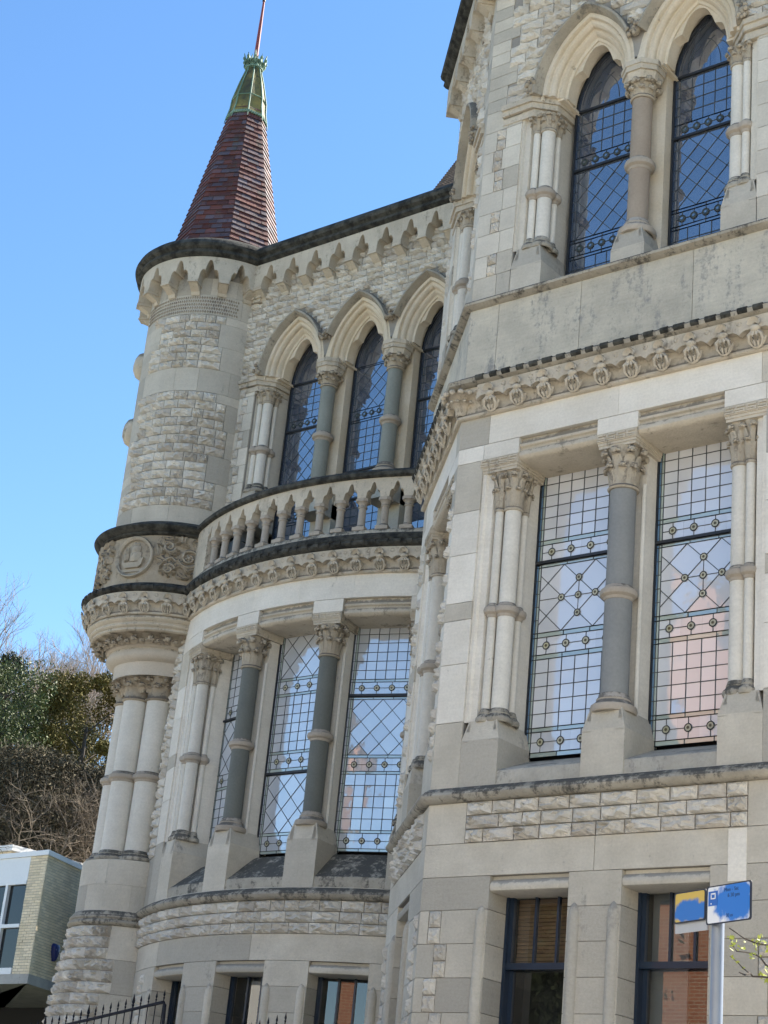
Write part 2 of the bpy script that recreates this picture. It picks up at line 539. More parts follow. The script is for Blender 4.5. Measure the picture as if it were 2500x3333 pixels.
def rock_variant(seed):
    rnd = random.Random(seed); mb = MB()
    nx, nz = 6, 5
    rows = []
    px = [0] + [i / nx + rnd.uniform(-.04, .04) for i in range(1, nx)] + [1]
    tilt = rnd.uniform(-.25, .25); lo = rnd.uniform(-.1, .3)
    for j in range(nz + 1):
        row = []
        for i in range(nx + 1):
            edge = i in (0, nx) or j in (0, nz)
            x = px[i] - .5; z = j / nz + (0 if edge else rnd.uniform(-.06, .06)) - .5
            d = .0 if edge else (.72 + lo * (.5 - (z + .5)) + tilt * x + rnd.choice((-.42, -.2, 0, .1, .25)) + rnd.uniform(-.10, .10))
            row.append((x, -d, z))
        rows.append(row)
    b = mb.grid(rows)
    mb.f = [tuple(reversed(f)) for f in mb.f]
    rim = [(i, 0) for i in range(nx + 1)] + [(nx, j) for j in range(1, nz + 1)] + [(i, nz) for i in range(nx - 1, -1, -1)] + [(0, j) for j in range(nz - 1, 0, -1)]
    ids = [b + j * (nx + 1) + i for i, j in rim]
    k = len(mb.v)
    for q in ids: mb.v.append((mb.v[q][0], 1.2, mb.v[q][2]))
    for a in range(len(ids)):
        a2 = (a + 1) % len(ids)
        mb.f.append((ids[a2], ids[a], k + a, k + a2))
    return mb
ROCKS = [rock_variant(i) for i in range(14)]


def rock(fr, s0, s1, z0, z1, parent, depth=.045, n=.0, mat='rock', gap=.006):
    depth *= 1.3
    w, h = s1 - s0 - 2 * gap, z1 - z0 - 2 * gap
    c = (s0 + s1) / 2
    mw = place(fr, c, n, (z0 + z1) / 2) @ Matrix.Diagonal((w, depth * random.uniform(.7, 1.25), h, 1))
    a = fr.ang(c)
    piece('rock_faced_stone', random.choice(ROCKS), mw, M[mat], parent, (math.sin(a), -math.cos(a), 0), max(w, h))


def course(fr, s0, s1, z0, z1, parent, w, depth=.045, n=0.0, first=None):
    a = s0; k = 0
    while a < s1 - .02:
        b = a + w * random.uniform(.65, 1.35)
        if k == 0 and first: b = a + first
        if s1 - b < w * .5: b = s1
        rock(fr, a, b, z0, z1, parent, depth, n); a = b; k += 1


def ashlar(fr, s0, s1, z0, z1, parent, mat='buff', n=0.0, th=.10, gap=.003):
    mb = MB()
    mb.box(fr, s0 + gap, s1 - gap, n - th, n, z0 + gap, z1 - gap)
    a = fr.ang((s0 + s1) / 2)
    piece('ashlar_block', mb, None, M[mat], parent, (math.sin(a), -math.cos(a), 0), max(s1 - s0, z1 - z0))


def ashlar_wall(fr, s0, s1, z0, z1, parent, rows, w, mat='buff', n=0.0, mats=None):
    h = (z1 - z0) / rows
    for r in range(rows):
        a = s0; off = .5 if r % 2 else 1.0; k = 0
        while a < s1 - .01:
            b = a + w * (off if k == 0 else 1) * random.uniform(.85, 1.15)
            if s1 - b < w * .4: b = s1
            ashlar(fr, a, b, z0 + r * h, z0 + (r + 1) * h, parent, random.choice(mats) if mats else mat, n); a = b; k += 1


def wall_box(fr, parts, name, mat, parent):
    mb = MB()
    for q in parts: mb.box(fr, *q)
    return mb.build(name, mat, parent)

# ------------------------------------------------------------------ carved repeated shapes (local: x along the wall, -y outward, z up)
def leaf(mb, ang, r0, z0, r1, z1, w, curl, blob, c=(0, 0)):
    prof = []
    for i in range(6):
        t = i / 5
        r = r0 + (r1 - r0) * t ** 1.6; z = z0 + (z1 - z0) * math.sin(t * math.pi * .5)
        if i == 5: r += curl; z -= curl * .7
        prof.append((r, z, w * (.35 + 1.0 * math.sin(math.pi * (.15 + .75 * t)))))
    rows = []
    for r, z, ww in prof:
        row = []
        for k, (o, lift) in enumerate(((-1, 0), (-.5, .010), (0, .004), (.5, .010), (1, 0))):
            a = ang + o * ww / max(r, .03) * .5
            rr = r + lift
            row.append((c[0] + rr * math.sin(a), c[1] - rr * math.cos(a), z))
        rows.append(row)
    mb.grid(rows)
    if blob:
        r, z, _ = prof[-1]
        mb.ball((c[0] + r * math.sin(ang), c[1] - r * math.cos(ang), z - blob * .3), blob, (1, 1, .9), 6, 4)


def crocket(mb, a, r, z, q, rnd, c=(0, 0)):
    """a knot of curled lobes"""
    t = (math.cos(a), math.sin(a)); o = (math.sin(a), -math.cos(a))
    def b(dt, dr, dz, k):
        mb.ball((c[0] + o[0] * (r + dr) + t[0] * dt, c[1] + o[1] * (r + dr) + t[1] * dt, z + dz), k, (rnd.uniform(.8, 1.2), rnd.uniform(.8, 1.2), rnd.uniform(.7, 1.1)), 7, 4)
    b(0, 0, 0, q)
    for sg in (-1, 1):
        b(sg * q * rnd.uniform(.75, 1.0), -q * .25, -q * rnd.uniform(.1, .5), q * rnd.uniform(.5, .68))
        b(sg * q * rnd.uniform(.4, .8), -q * .1, q * rnd.uniform(.5, .8), q * rnd.uniform(.4, .55))
    b(0, q * .35, -q * .55, q * .55)


def foliage_capital(r0, r1, h, k, seed, a0=-math.pi, a1=math.pi):
    rnd = random.Random(seed); bell = MB(); lv = MB()
    bell.lathe((0, 0), [(r0 * .98, -.02), (r0, 0), (r0 * .98, h * .4), (r0 * 1.02, h * .7), (r0 + (r1 - r0) * .45, h), (r0 * .6, h)], 20)
    lv.lathe((0, 0), [(r0 * .98, -.028), (r0 * 1.12, -.028), (r0 * 1.2, -.012), (r0 * 1.12, .008), (r0, .012)], 20)
    for i in range(k):
        a = a0 + (a1 - a0) * (i + .5) / k
        p = math.pi / k; g = r1 - r0
        for b, zz, rr, sz in ((a, .50, .50, .30), (a + p, .84, .78, .36)):
            b += rnd.uniform(-.07, .07)
            leaf(lv, b, r0 * .99, h * .03, r0 + g * rr * .8, h * (zz - .06), 1.7 * r0 * p, g * .2, 0)
            crocket(lv, b, r0 + g * rr, h * zz + rnd.uniform(-.012, .012), g * sz, rnd)
            q = b + p * .55
            lv.tube([(r0 * math.sin(q), -r0 * math.cos(q), h * .05), ((r0 + g * .2) * math.sin(q), -(r0 + g * .2) * math.cos(q), h * zz * .7), ((r0 + g * rr * .7) * math.sin(b), -(r0 + g * rr * .7) * math.cos(b), h * zz)], g * .09, 4)
    lv.add(bell)
    return lv


RING = [(.0, -.085), (.012, -.08), (.018, -.055), (.05, -.035), (.058, -.005), (.05, .02), (.02, .035), (.012, .06), (0, .07)]
BASEP = [(0, .16), (.012, .15), (.02, .12), (.035, .10), (.03, .085), (.05, .06), (.085, .035), (.092, .0), (.08, -.03), (.06, -.035)]
_cap_cache = {}
def capital_obj(parent, fr, s, n, z, r0, r1, h, k=8, mat='carved', seed=1):
    key = (r0, r1, h, k, seed, mat)
    if key not in _cap_cache: _cap_cache[key] = foliage_capital(r0, r1, h, k, seed).mesh('capital', M[mat], 50)
    return link('capital', _cap_cache[key], parent, place(fr, s, n, z))


def column(fr, s, r, zb, zring, zneck, ztop, shaft_mat, n=-.17, abw=.225, oct_ab=False, ab_h=.16, cap_h=None, mat='carved', parent=B, pier=None):
    """parts: base, shaft, annulet, capital, abacus"""
    c = link('column', None, parent)
    mb = MB(); p = ax(fr, s, n)
    mb.lathe(p, [(r + q, zb + w) for q, w in BASEP], 24); mb.build('base', M['ring'], c, 40)
    mb = MB()
    mb.lathe(p, [(r, zb + .13), (r, zring - .05), (r * .985, zring + .05), (r * .97, zneck)], 28)
    mb.build('shaft', M[shaft_mat], c, 40)
    mb = MB()
    mb.lathe(p, [(r * .96 + q, zring + w) for q, w in RING], 28)
    mb.build('annulet', M['ring'], c, 40)
    cap_h = cap_h or (ztop - ab_h - zneck)
    capital_obj(c, fr, s, n, zneck + .03, r, abw * 1.06, cap_h - .02, 8, 'capital', int(s * 7) % 3)
    mb = MB(); z0 = ztop - ab_h
    if oct_ab:
        for q, (za, zb_) in enumerate(((0, .35), (.35, .42), (.42, .72), (.72, 1))):
            rr = abw * (1.02, 1.0, 1.10, 1.16)[q]
            mb.lathe(p, [(.02, z0 + ab_h * za), (rr * 1.08 * (.9 if q == 0 else 1), z0 + ab_h * za), (rr * 1.08, z0 + ab_h * zb_), (.02, z0 + ab_h * zb_)], 8, rad(22.5) + fr.ang(s), rad(382.5) + fr.ang(s))
        mb.build('abacus', M['carved'], c)
    else:
        abacus(mb, fr, s - abw, s + abw, z0, ztop, -.52)
        mb.build('abacus', M['carved'], c)
    return c


def abacus(mb, fr, s0, s1, z0, z1, nb, key=True):
    h = z1 - z0
    mb.box(fr, s0 + .015, s1 - .015, nb, -.012, z0, z0 + h * .2)
    mb.box(fr, s0 + .008, s1 - .008, nb, -.004, z0 + h * .2 + .001, z0 + h * .38)
    mb.box(fr, s0, s1, nb, .004, z0 + h * .38 + .001, z1)
    # fret of raised fillets on the face
    w = s1 - s0; k = max(2, round(w / .115)); p = w / k; a = z0 + h * .46; b = z1 - h * .10; m = (a + b) / 2
    for i in range(k):
        x = s0 + i * p
        mb.box(fr, x + .006, x + p - .012, .003, .016, b - .016, b)
        mb.box(fr, x + .006, x + .022, .003, .0165, m - .01, b - .0165)
        mb.box(fr, x + .0225, x + p - .03, .003, .016, m - .012, m + .004)
        mb.box(fr, x + p - .028, x + p - .012, .003, .0165, a, m + .004)
        mb.box(fr, x + .006, x + p - .0285, .003, .016, a, a + .014)


def jamb(fr, sa, sg, zb, zring, zneck, ztop, depth=.55, scale=1.0, parent=B, ab=True, ab_len=.47, ab_h=.16, mats=('shaft', 'white'), oct_ab=False):
    """splayed window jamb with a cluster of three shafts; sa = arris, sg = +1 when the opening lies towards +s"""
    g = link('window_jamb', None, parent)
    k = scale
    S = lambda x: sa + sg * x * k
    poly = [(-.44, -.02), (-.40, -.02), (-.385, -.05), (-.32, -.06), (-.30, -.13), (-.19, -.16), (-.18, -.26), (-.06, -.33), (-.055, -depth / k), (-.06, -depth / k - .1), (-.44, -depth / k - .1)]
    mb = MB()
    for i in range(len(poly)):
        (a, n0), (b, n1) = poly[i], poly[(i + 1) % len(poly)]
        q = [fr.p(S(a), n0 * k, zb - .02), fr.p(S(b), n1 * k, zb - .02), fr.p(S(b), n1 * k, ztop), fr.p(S(a), n0 * k, ztop)]
        mb.quad(*(q if sg > 0 else q[::-1]))
    mb.build('splay', M[mats[1]], g)
    sh = [(-.245, -.095, .046), (-.115, -.15, .088), (-.075, -.295, .042)]
    for x, n, r in sh:
        p = ax(fr, S(x), n * k); r *= k
        mb = MB()
        mb.lathe(p, [(r, zb + .08), (r, zring - .05), (r * .98, zring + .05), (r * .97, zneck)], 18)
        mb.build('shaft', M[mats[0]], g, 40)
    mr, mbs, mc = MB(), MB(), MB()
    for i, (x, n, r) in enumerate(sh):
        p = ax(fr, S(x), n * k); r *= k
        mr.lathe(p, [(r * .95 + q * .9, zring + w) for q, w in RING], 18)
        mbs.lathe(p, [(r + q * .55, zb + w * .75) for q, w in BASEP], 18)
        cp = foliage_capital(r, r + .075 * k, ztop - ab_h - zneck, 7 if i == 1 else 5, i)
        mc.add(cp, place(fr, S(x), n * k, zneck + .02))
    mr.build('annulet', M['ring'], g, 40)
    mbs.build('base', M['ledge'], g, 40)
    mc.build('capital', M['capital'], g, 50)
    if ab:
        mb = MB()
        s0, s1 = sorted((S(-ab_len / k), S(0)))
        if oct_ab:
            z0 = ztop - ab_h
            for q, (za, zc) in enumerate(((0, .35), (.35, .42), (.42, .72), (.72, 1))):
                o = (-.02, -.03, .01, .035)[q]
                pts = [(-ab_len - .25, -.1 + 0 * o), (-ab_len - .25, .03 + o), (-.24, .03 + o), (-.04 + o, -.17), (-.02 + o, -.34), (-.02 + o, -depth + .05), (-.3, -depth + .05)]
                P2 = [fr.p(S(a / k), n, 0)[:2] for a, n in pts]
                if sg > 0: P2 = P2[::-1]
                mb.prism(P2[::-1], z0 + ab_h * za, z0 + ab_h * zc - .001)
        else:
            abacus(mb, fr, s0, s1, ztop - ab_h, ztop, -depth + .03)
        mb.build('abacus', M['carved'], g)
    return g


def pier_base(mb, fr, s0, s1, z0, z1, ztop, nb=-.55):
    """square block with splayed, stopped corners that carries a column"""
    mb.box(fr, s0, s1, nb, 0, z0, z1)
    c = .055
    A = [(s0, 0), (s1, 0), (s1, nb), (s0, nb)]
    Bq = [(s0 + c, -.03), (s1 - c, -.03), (s1 - c, nb), (s0 + c, nb)]
    rows = [[fr.p(a, n, z1) for a, n in A], [fr.p(a, n, ztop) for a, n in Bq]]
    b = mb.grid(rows, True)
    mb.f = mb.f[:-4] + [tuple(reversed(f)) for f in mb.f[-4:]]
    mb.f.append((b + 4, b + 5, b + 6, b + 7))
    for sg, sx in ((-1, s0), (1, s1)):                    # little pyramid stops
        q = [fr.p(sx, .001, z1 - .02), fr.p(sx - sg * .09, .001, z1 - .02), fr.p(sx - sg * .075, -.028, ztop)]
        mb.quad(*q); mb.quad(*q[::-1])


# ------------------------------------------------------------------ leaded glazing
def clip(poly, x0, x1, z0, z1):
    for ax_, v, keep in ((0, x0, 1), (0, x1, -1), (1, z0, 1), (1, z1, -1)):
        out = []
        for i in range(len(poly)):
            a, b = poly[i], poly[(i + 1) % len(poly)]
            ia, ib = (a[ax_] - v) * keep >= -1e-9, (b[ax_] - v) * keep >= -1e-9
            if ia: out.append(a)
            if ia != ib:
                t = (v - a[ax_]) / (b[ax_] - a[ax_])
                out.append((a[0] + (b[0] - a[0]) * t, a[1] + (b[1] - a[1]) * t))
        poly = out
        if not poly: return []
    return poly


def leaded_window(fr, s0, s1, z0, z1, n, sections, pane='pane_pale', singly=False, arch=None, ncol=6, label=None, blue_border=False, roundels=('roundel',), parent=B):
    """window > frame, lead_came, pane, roundel. sections: (kind, za, zb); arch: (centre, zspring, e, r) trims the head"""
    w = link('window', None, parent)
    if label: w['label'] = label
    fm, cm, pm, rm, em, bm, gm = MB(), MB(), MB(), MB(), MB(), MB(), MB()
    ft = .024
    def zmax(x):
        if not arch: return z1
        c, zs, e, r = arch
        u = abs(x - c) + e
        return zs + math.sqrt(max(0, r * r - u * u)) if u < r else zs
    def came(a, b, t=.0058, d=.006):
        t *= .66
        dx, dz = b[0] - a[0], b[1] - a[1]; L = math.hypot(dx, dz)
        if L < .01: return
        ux, uz = -dz / L * t, dx / L * t
        q = [(a[0] + ux, a[1] + uz), (a[0] - ux, a[1] - uz), (b[0] - ux, b[1] - uz), (b[0] + ux, b[1] + uz)]
        i = len(cm.v)
        cm.v += [fr.p(x, n + d, z) for x, z in q] + [fr.p(x, n - .004, z) for x, z in q]
        cm.f += [(i, i + 1, i + 2, i + 3), (i, i + 4, i + 5, i + 1), (i + 1, i + 5, i + 6, i + 2), (i + 2, i + 6, i + 7, i + 3), (i + 3, i + 7, i + 4, i)]
    def glaze(poly, mb=None, mat=None):
        if len(poly) < 3: return
        if arch: poly = [(x, min(z, zmax(x))) for x, z in poly]
        cx = sum(q[0] for q in poly) / len(poly); cz = sum(q[1] for q in poly) / len(poly)
        tx, tz = random.gauss(0, .007), random.gauss(0, .007)
        P = [fr.p(x, n + (x - cx) * tx + (z - cz) * tz, z) for x, z in poly]
        if mb is not None: mb.quad(*P); return
        if singly:
            o = MB(); o.quad(*P)
            piece('glass_pane', o, None, M[pane], w, None, .18)
        else: pm.quad(*P)
    # iron frame
    fm.box(fr, s0, s0 + ft, n - .03, n + .03, z0, z1 if not arch else arch[1])
    fm.box(fr, s1 - ft, s1, n - .03, n + .03, z0, z1 if not arch else arch[1])
    fm.box(fr, s0 + ft, s1 - ft, n - .03, n + .03, z0, z0 + ft)
    if arch:
        c, zs, e, r = arch
        fm.arch(fr, c, zs, e, [(r, n - .03), (r, n + .03), (r - ft, n + .03), (r - ft, n - .03)])
    else: fm.box(fr, s0 + ft, s1 - ft, n - .03, n + .03, z1 - ft, z1)
    x0, x1 = s0 + ft, s1 - ft
    bw = .055
    xi0, xi1 = x0 + bw, x1 - bw
    for kind, za, zb in sections:
        if kind == 'bar':
            fm.box(fr, x0, x1, n - .02, n + .03, (za + zb) / 2 - .014, (za + zb) / 2 + .014); continue
        # side borders of short strips
        for a, b, mid in ((x0, xi0, x0 + bw * .45), (xi1, x1, x1 - bw * .45)):
            if kind == 'head': continue
            came((mid, za), (mid, zb), .0045); came((b if a == x0 else a, za), (b if a == x0 else a, zb), .006)
            kk = max(1, round((zb - za) / .13))
            for i in range(kk):
                q0, q1 = za + (zb - za) * i / kk, za + (zb - za) * (i + 1) / kk
                outer, inner = ((a, mid), (mid, b)) if a == x0 else ((mid, b), (a, mid))
                glaze([(outer[0], q0), (outer[1], q0), (outer[1], q1), (outer[0], q1)], bm if blue_border else pm)
                glaze([(inner[0], q0), (inner[1], q0), (inner[1], q1), (inner[0], q1)], gm)
                came((a, q1), (b, q1), .0045)
        came((x0, za), (x1, za)); came((x0, zb), (x1, zb))
        if kind == 'grid':
            rows = max(1, round((zb - za) / .135))
            for r in range(rows):
                q0, q1 = za + (zb - za) * r / rows, za + (zb - za) * (r + 1) / rows
                if r: came((xi0, q0), (xi1, q0))
                for c_ in range(ncol):
                    a, b = xi0 + (xi1 - xi0) * c_ / ncol, xi0 + (xi1 - xi0) * (c_ + 1) / ncol
                    glaze([(a, q0), (b, q0), (b, q1), (a, q1)])
            for c_ in range(1, ncol):
                a = xi0 + (xi1 - xi0) * c_ / ncol; came((a, za), (a, zb))
        elif kind == 'strip':
            kk = max(2, ncol // 2)
            for c_ in range(kk):
                a, b = xi0 + (xi1 - xi0) * c_ / kk, xi0 + (xi1 - xi0) * (c_ + 1) / kk
                glaze([(a, za), (b, za), (b, zb), (a, zb)], gm); came((a, za), (a, zb), .005)
        elif kind == 'roundels':
            kk = ncol - 2 if ncol > 5 else ncol
            zc = (za + zb) / 2; rr = min(.037, (zb - za) * .36)
            came((xi0, zc), (xi1, zc), .005)
            for c_ in range(kk):
                a = xi0 + (xi1 - xi0) * (c_ + .5) / kk
                came((a, za), (a, zb), .005)
                disc(fr, a, n, zc, rr, rm, em, cm, c_)
                glaze([(a - (xi1 - xi0) / kk / 2, za), (a + (xi1 - xi0) / kk / 2, za), (a + (xi1 - xi0) / kk / 2, zb), (a - (xi1 - xi0) / kk / 2, zb)])
        elif kind in ('diamond', 'diamond5'):
            kx = 2.5 if kind == 'diamond5' else 3.0
            dw = (xi1 - xi0) / kx; rows = max(2, round((zb - za) / (dw * 1.12) * 2) / 2); dh = (zb - za) / rows
            cx0 = (xi0 + xi1) / 2
            for i in range(-4, 5):
                for j in range(-1, int(rows * 2) + 2):
                    if (i + j) % 2: continue
                    cx, cz = cx0 + i * dw / 2, za + j * dh / 2
                    pl = clip([(cx - dw / 2, cz), (cx, cz - dh / 2), (cx + dw / 2, cz), (cx, cz + dh / 2)], xi0, xi1, za, zb)
                    if pl:
                        glaze(pl)
                    for a, b in (((cx - dw / 2, cz), (cx, cz + dh / 2)), ((cx - dw / 2, cz), (cx, cz - dh / 2))):
                        # clip the lead line
                        t0, t1 = 0, 1
                        for v0, v1, lo, hi in ((a[0], b[0], xi0, xi1), (a[1], b[1], za, zb)):
                            d = v1 - v0
                            ta, tb = sorted(((lo - v0) / d, (hi - v0) / d)); t0, t1 = max(t0, ta), min(t1, tb)
                        if t1 > t0: came((a[0] + (b[0] - a[0]) * t0, a[1] + (b[1] - a[1]) * t0), (a[0] + (b[0] - a[0]) * t1, a[1] + (b[1] - a[1]) * t1))
            if kind == 'diamond5':
                zc = (za + zb) / 2
                came((xi0, zc), (xi1, zc), .005); came((cx0, zc - .2), (cx0, zc + .2), .004)
                for q, (dx, dz) in enumerate(((0, 0), (-.2, 0), (.2, 0), (0, .19), (0, -.19))):
                    disc(fr, cx0 + dx, n, zc + dz, .034, rm, em, cm, 0)
        elif kind == 'head':
            c, zs, e, r = arch
            k = 12
            top = [(xi0 + (x1 - x0 - 2 * bw) * i / k) for i in range(k + 1)]
            for i in range(k):
                a, b = x0 + (x1 - x0) * i / k, x0 + (x1 - x0) * (i + 1) / k
                glaze([(a, za), (b, za), (b, max(za, zmax(b) - .01)), (a, max(za, zmax(a) - .01))])
            for f in (1 - .07 / r, 1 - .15 / r):                 # concentric leads
                for sg in (1, -1):
                    pr = None
                    for i in range(9):
                        t = i / 8 * math.acos(min(1, e / (r * f)))
                        q = (c + sg * (r * f * math.cos(t) - e), zs + r * f * math.sin(t))
                        if pr and pr[1] >= za: came(pr, q, .005)
                        pr = q
            for sg in (1, -1):                                   # petal tracery
                for rr2, ox in ((.26, .13), (.20, -.05)):
                    pr = None
                    for i in range(8):
                        t = i / 7 * 1.25
                        q = (c + sg * (ox - rr2 * math.cos(t) + .0), zs + .05 + rr2 * 1.5 * math.sin(t))
                        if abs(q[0] - c) < r - e - .05 and q[1] < zmax(q[0]) - .05 and pr: came(pr, q, .005)
                        pr = q
    fm.build('frame', M['iron'], w)
    cm.build('lead_came', M['lead'], w)
    if pm.v: pm.build('glass_pane', M[pane], w, kind='stuff')
    if bm.v: bm.build('border_pane', M['pane_blue'], w, kind='stuff')
    if gm.v: gm.build('border_pane', M['pane_green' if pane != 'pane_dark' else 'pane_dark'], w, kind='stuff')
    dk = pane == 'pane_dark'
    if rm.v: rm.build('roundel', M['roundel_dark' if dk else 'roundel'], w, kind='stuff')
    if em.v: em.build('roundel_centre', M['pane_dark' if dk else 'roundel_eye'], w, kind='stuff')
    return w


def disc(fr, s, n, z, r, rm, em, cm, i):
    for mb, rr, d in ((rm, r, .009), (em, r * .42, .013)):
        k = 10
        P = [fr.p(s + rr * math.cos(2 * math.pi * j / k), n + d, z + rr * math.sin(2 * math.pi * j / k)) for j in range(k)]
        mb.quad(*P)
    k = 10; rows = []
    for j in range(k + 1):
        a = 2 * math.pi * j / k
        rows.append([fr.p(s + q * math.cos(a), n + d, z + q * math.sin(a)) for q, d in ((r - .004, .010), (r + .001, .018), (r + .008, .008))])
    cm.grid(rows)


def sash_window(fr, s0, s1, z0, z1, n, zmeet, lights=3, blind=None, cols=None, parent=B):
    w = link('sash_window', None, parent)
    f, p = MB(), MB()
    t = .055
    f.box(fr, s0, s0 + t, n - .06, n + .03, z0, z1); f.box(fr, s1 - t, s1, n - .06, n + .03, z0, z1)
    f.box(fr, s0 + t, s1 - t, n - .06, n + .03, z1 - t, z1)
    f.build('frame', M['navy'], w)
    f = MB()
    a, b = s0 + t, s1 - t
    f.box(fr, a, a + .04, n - .05, n, zmeet, z1 - t); f.box(fr, b - .04, b, n - .05, n, zmeet, z1 - t)
    f.box(fr, a, b, n - .05, n + .02, zmeet - .03, zmeet + .03)
    for i in range(1, lights):
        x = a + .04 + (b - a - .08) * i / lights
        f.box(fr, x - .012, x + .012, n - .045, n - .005, zmeet + .03, z1 - t)
    f.build('sash', M['navy'], w)
    f = MB()
    f.box(fr, a, a + .045, n - .09, n - .055, z0, zmeet - .031); f.box(fr, b - .045, b, n - .09, n - .055, z0, zmeet - .031)
    f.build('sash', M['navy'], w)
    for i in range(lights):
        q = MB(); xa, xb = a + .04 + (b - a - .08) * i / lights, a + .04 + (b - a - .08) * (i + 1) / lights
        tl = random.gauss(0, .004)
        q.quad(fr.p(xa, n - .03 + tl, zmeet + .03), fr.p(xb, n - .03 - tl, zmeet + .03), fr.p(xb, n - .03 - tl, z1 - t), fr.p(xa, n - .03 + tl, z1 - t))
        q.build('glass_pane', M['clear'], w)
    q = MB(); q.quad(fr.p(a + .045, n - .07, z0), fr.p(b - .045, n - .07, z0), fr.p(b - .045, n - .07, zmeet - .03), fr.p(a + .045, n - .07, zmeet - .03))
    q.build('glass_pane', M['clear'], w)
    q = MB(); q.box(fr, s0 - .1, s1 + .1, n - 1.6, n - 1.5, z0 - .3, z1 + .3)
    q.box(fr, s0 - .1, s0 - .02, n - 1.5, n - .1, z0 - .3, z1 + .3); q.box(fr, s1 + .02, s1 + .1, n - 1.5, n - .1, z0 - .3, z1 + .3)
    q.box(fr, s0 - .1, s1 + .1, n - 1.5, n - .1, z1 + .3, z1 + .35)
    q.build('room_lining', M['room'], w)
    if blind:
        q = MB(); z = z1 - .05
        while z > blind:
            q.box(fr, a, b, n - .16, n - .15, z - .034, z - .003); z -= .036
        q.build('blind', M['blind'], w)
    if cols:
        q = MB(); q.box(fr, a, a + (b - a) * cols, n - .22, n - .2, z0, z1); q.build('curtain', M['curtain'], w)
    return w


# ------------------------------------------------------------------ cornices and corbel tables
def cusp(t):
    """pointed trefoil head, 0..1 across -> 0..1 height"""
    x = abs(t - .5) * 2
    if x > .44: return .50 * math.sqrt(max(0, 1 - ((x - .62) / .38) ** 2))
    return .47 + .53 * (1 - (x / .44) ** 2.2)


_drop = None
def drop_mesh():
    global _drop
    if _drop: return _drop
    mb = MB()
    # scoop behind the bud, bud, and four pendent petals
    rows = []
    for i in range(9):
        t = math.pi * i / 8
        rows.append([(q * math.cos(t), -.05 - d, .03 + q * 1.15 * math.sin(t)) for q, d in ((.062, .075), (.055, .085), (.045, .06), (.02, .045))])
    mb.grid(rows)
    mb.ball((0, -.085, .005), .045, (1.1, .9, .75), 8, 5)
    for x, wv in ((-.046, .5), (-.016, .8), (.016, .8), (.046, .5)):
        pts = [(x * .5, -.085, -.02), (x * 1.25, -.088, -.06), (x * 1.3, -.065, -.11), (x * .7, -.035, -.155)]
        mb.tube(pts, [.012, .017, .015, .005], 5)
    rows = []
    for i in range(7):
        t = math.pi * i / 6
        rows.append([(q * math.cos(t), d, -.06 - .10 * math.sin(t) * (q / .07)) for q, d in ((.078, -.03), (.07, -.05), (.058, -.035))])
    mb.grid(rows)
    _drop = mb.mesh('pendant', M['carved'], 50)
    return _drop


_bil = []
def billet(fr, s, z, parent):
    if not _bil:
        for w in (.10, .085, .115):
            m = MB(); f0 = Flat(0, 0, 1, 0)
            m.sweep(f0, -w / 2, w / 2, [(.08, 0), (.182, .0), (.204, .02), (.204, .05), (.19, .062), (.08, .075)]); _bil.append(m.mesh('billet', M['black']))
    link('billet', random.choice(_bil), parent, place(fr, s + random.uniform(-.008, .008), 0, z))


def cornice(fr, s0, s1, zb, pitch, parent, path=None, ledge='ledge', first=None, back=0.0):
    """zb: underside of the bead. Bead, concave frieze, scalloped plate, pendants, dark billet ledge"""
    prof = [(back - .03, zb), (.035, zb), (.05, zb + .012), (.05, zb + .035), (.03, zb + .05), (.015, zb + .07), (.012, zb + .12), (.03, zb + .18), (.07, zb + .24), (.10, zb + .27), (.10, zb + .33), (back - .03, zb + .33)]
    mb = MB()
    if path: mb.path(path, prof)
    else: mb.sweep(fr, s0, s1, prof)
    mb.build('cornice_moulding', M['carved'], parent, 35)
    # ledge
    prof = [(back - .1, zb + .331), (.13, zb + .331), (.175, zb + .36), (.19, zb + .40), (.175, zb + .415), (.12, zb + .43), (.05, zb + .50), (back - .1, zb + .56)]
    mb = MB()
    if path: mb.path(path, prof)
    else: mb.sweep(fr, s0, s1, prof)
    mb.build('cornice_ledge', M[ledge], parent, 35)
    k = int((s1 - s0) / pitch); off = first if first is not None else ((s1 - s0) - k * pitch) / 2 + pitch / 2
    sc, bl = MB(), MB()
    a = s0 + off
    cs = []
    while a < s1 - pitch * .2:
        cs.append(a); a += pitch
    for c in cs:
        h = lambda t: zb + .155 + .085 * (1 - abs(math.cos(math.pi * t)) ** .8) + .03 * abs(math.sin(3 * math.pi * t))
        sc.plate(fr, c - pitch / 2, c + pitch / 2, h, zb + .33, .06, .135, 14)
        link('pendant', drop_mesh(), parent, place(fr, c, .045, zb + .19) @ Matrix.Diagonal((1.18, 1.05, 1.12, 1)))
        x = c - pitch / 2
        q = []
        for j in range(9):
            t = 2 * math.pi * j / 8
            q.append([fr.p(x + r * math.cos(t), d, zb + .275 + r * math.sin(t)) for r, d in ((.030, .134), (.026, .142), (.020, .134), (.0, .120))])
        sc.grid(q)
        for d in (0, pitch / 2):
            billet(fr, c - pitch / 2 + d + .06, zb + .36, parent)
    sc.build('scalloped_frieze', M['carved'], parent, 30)


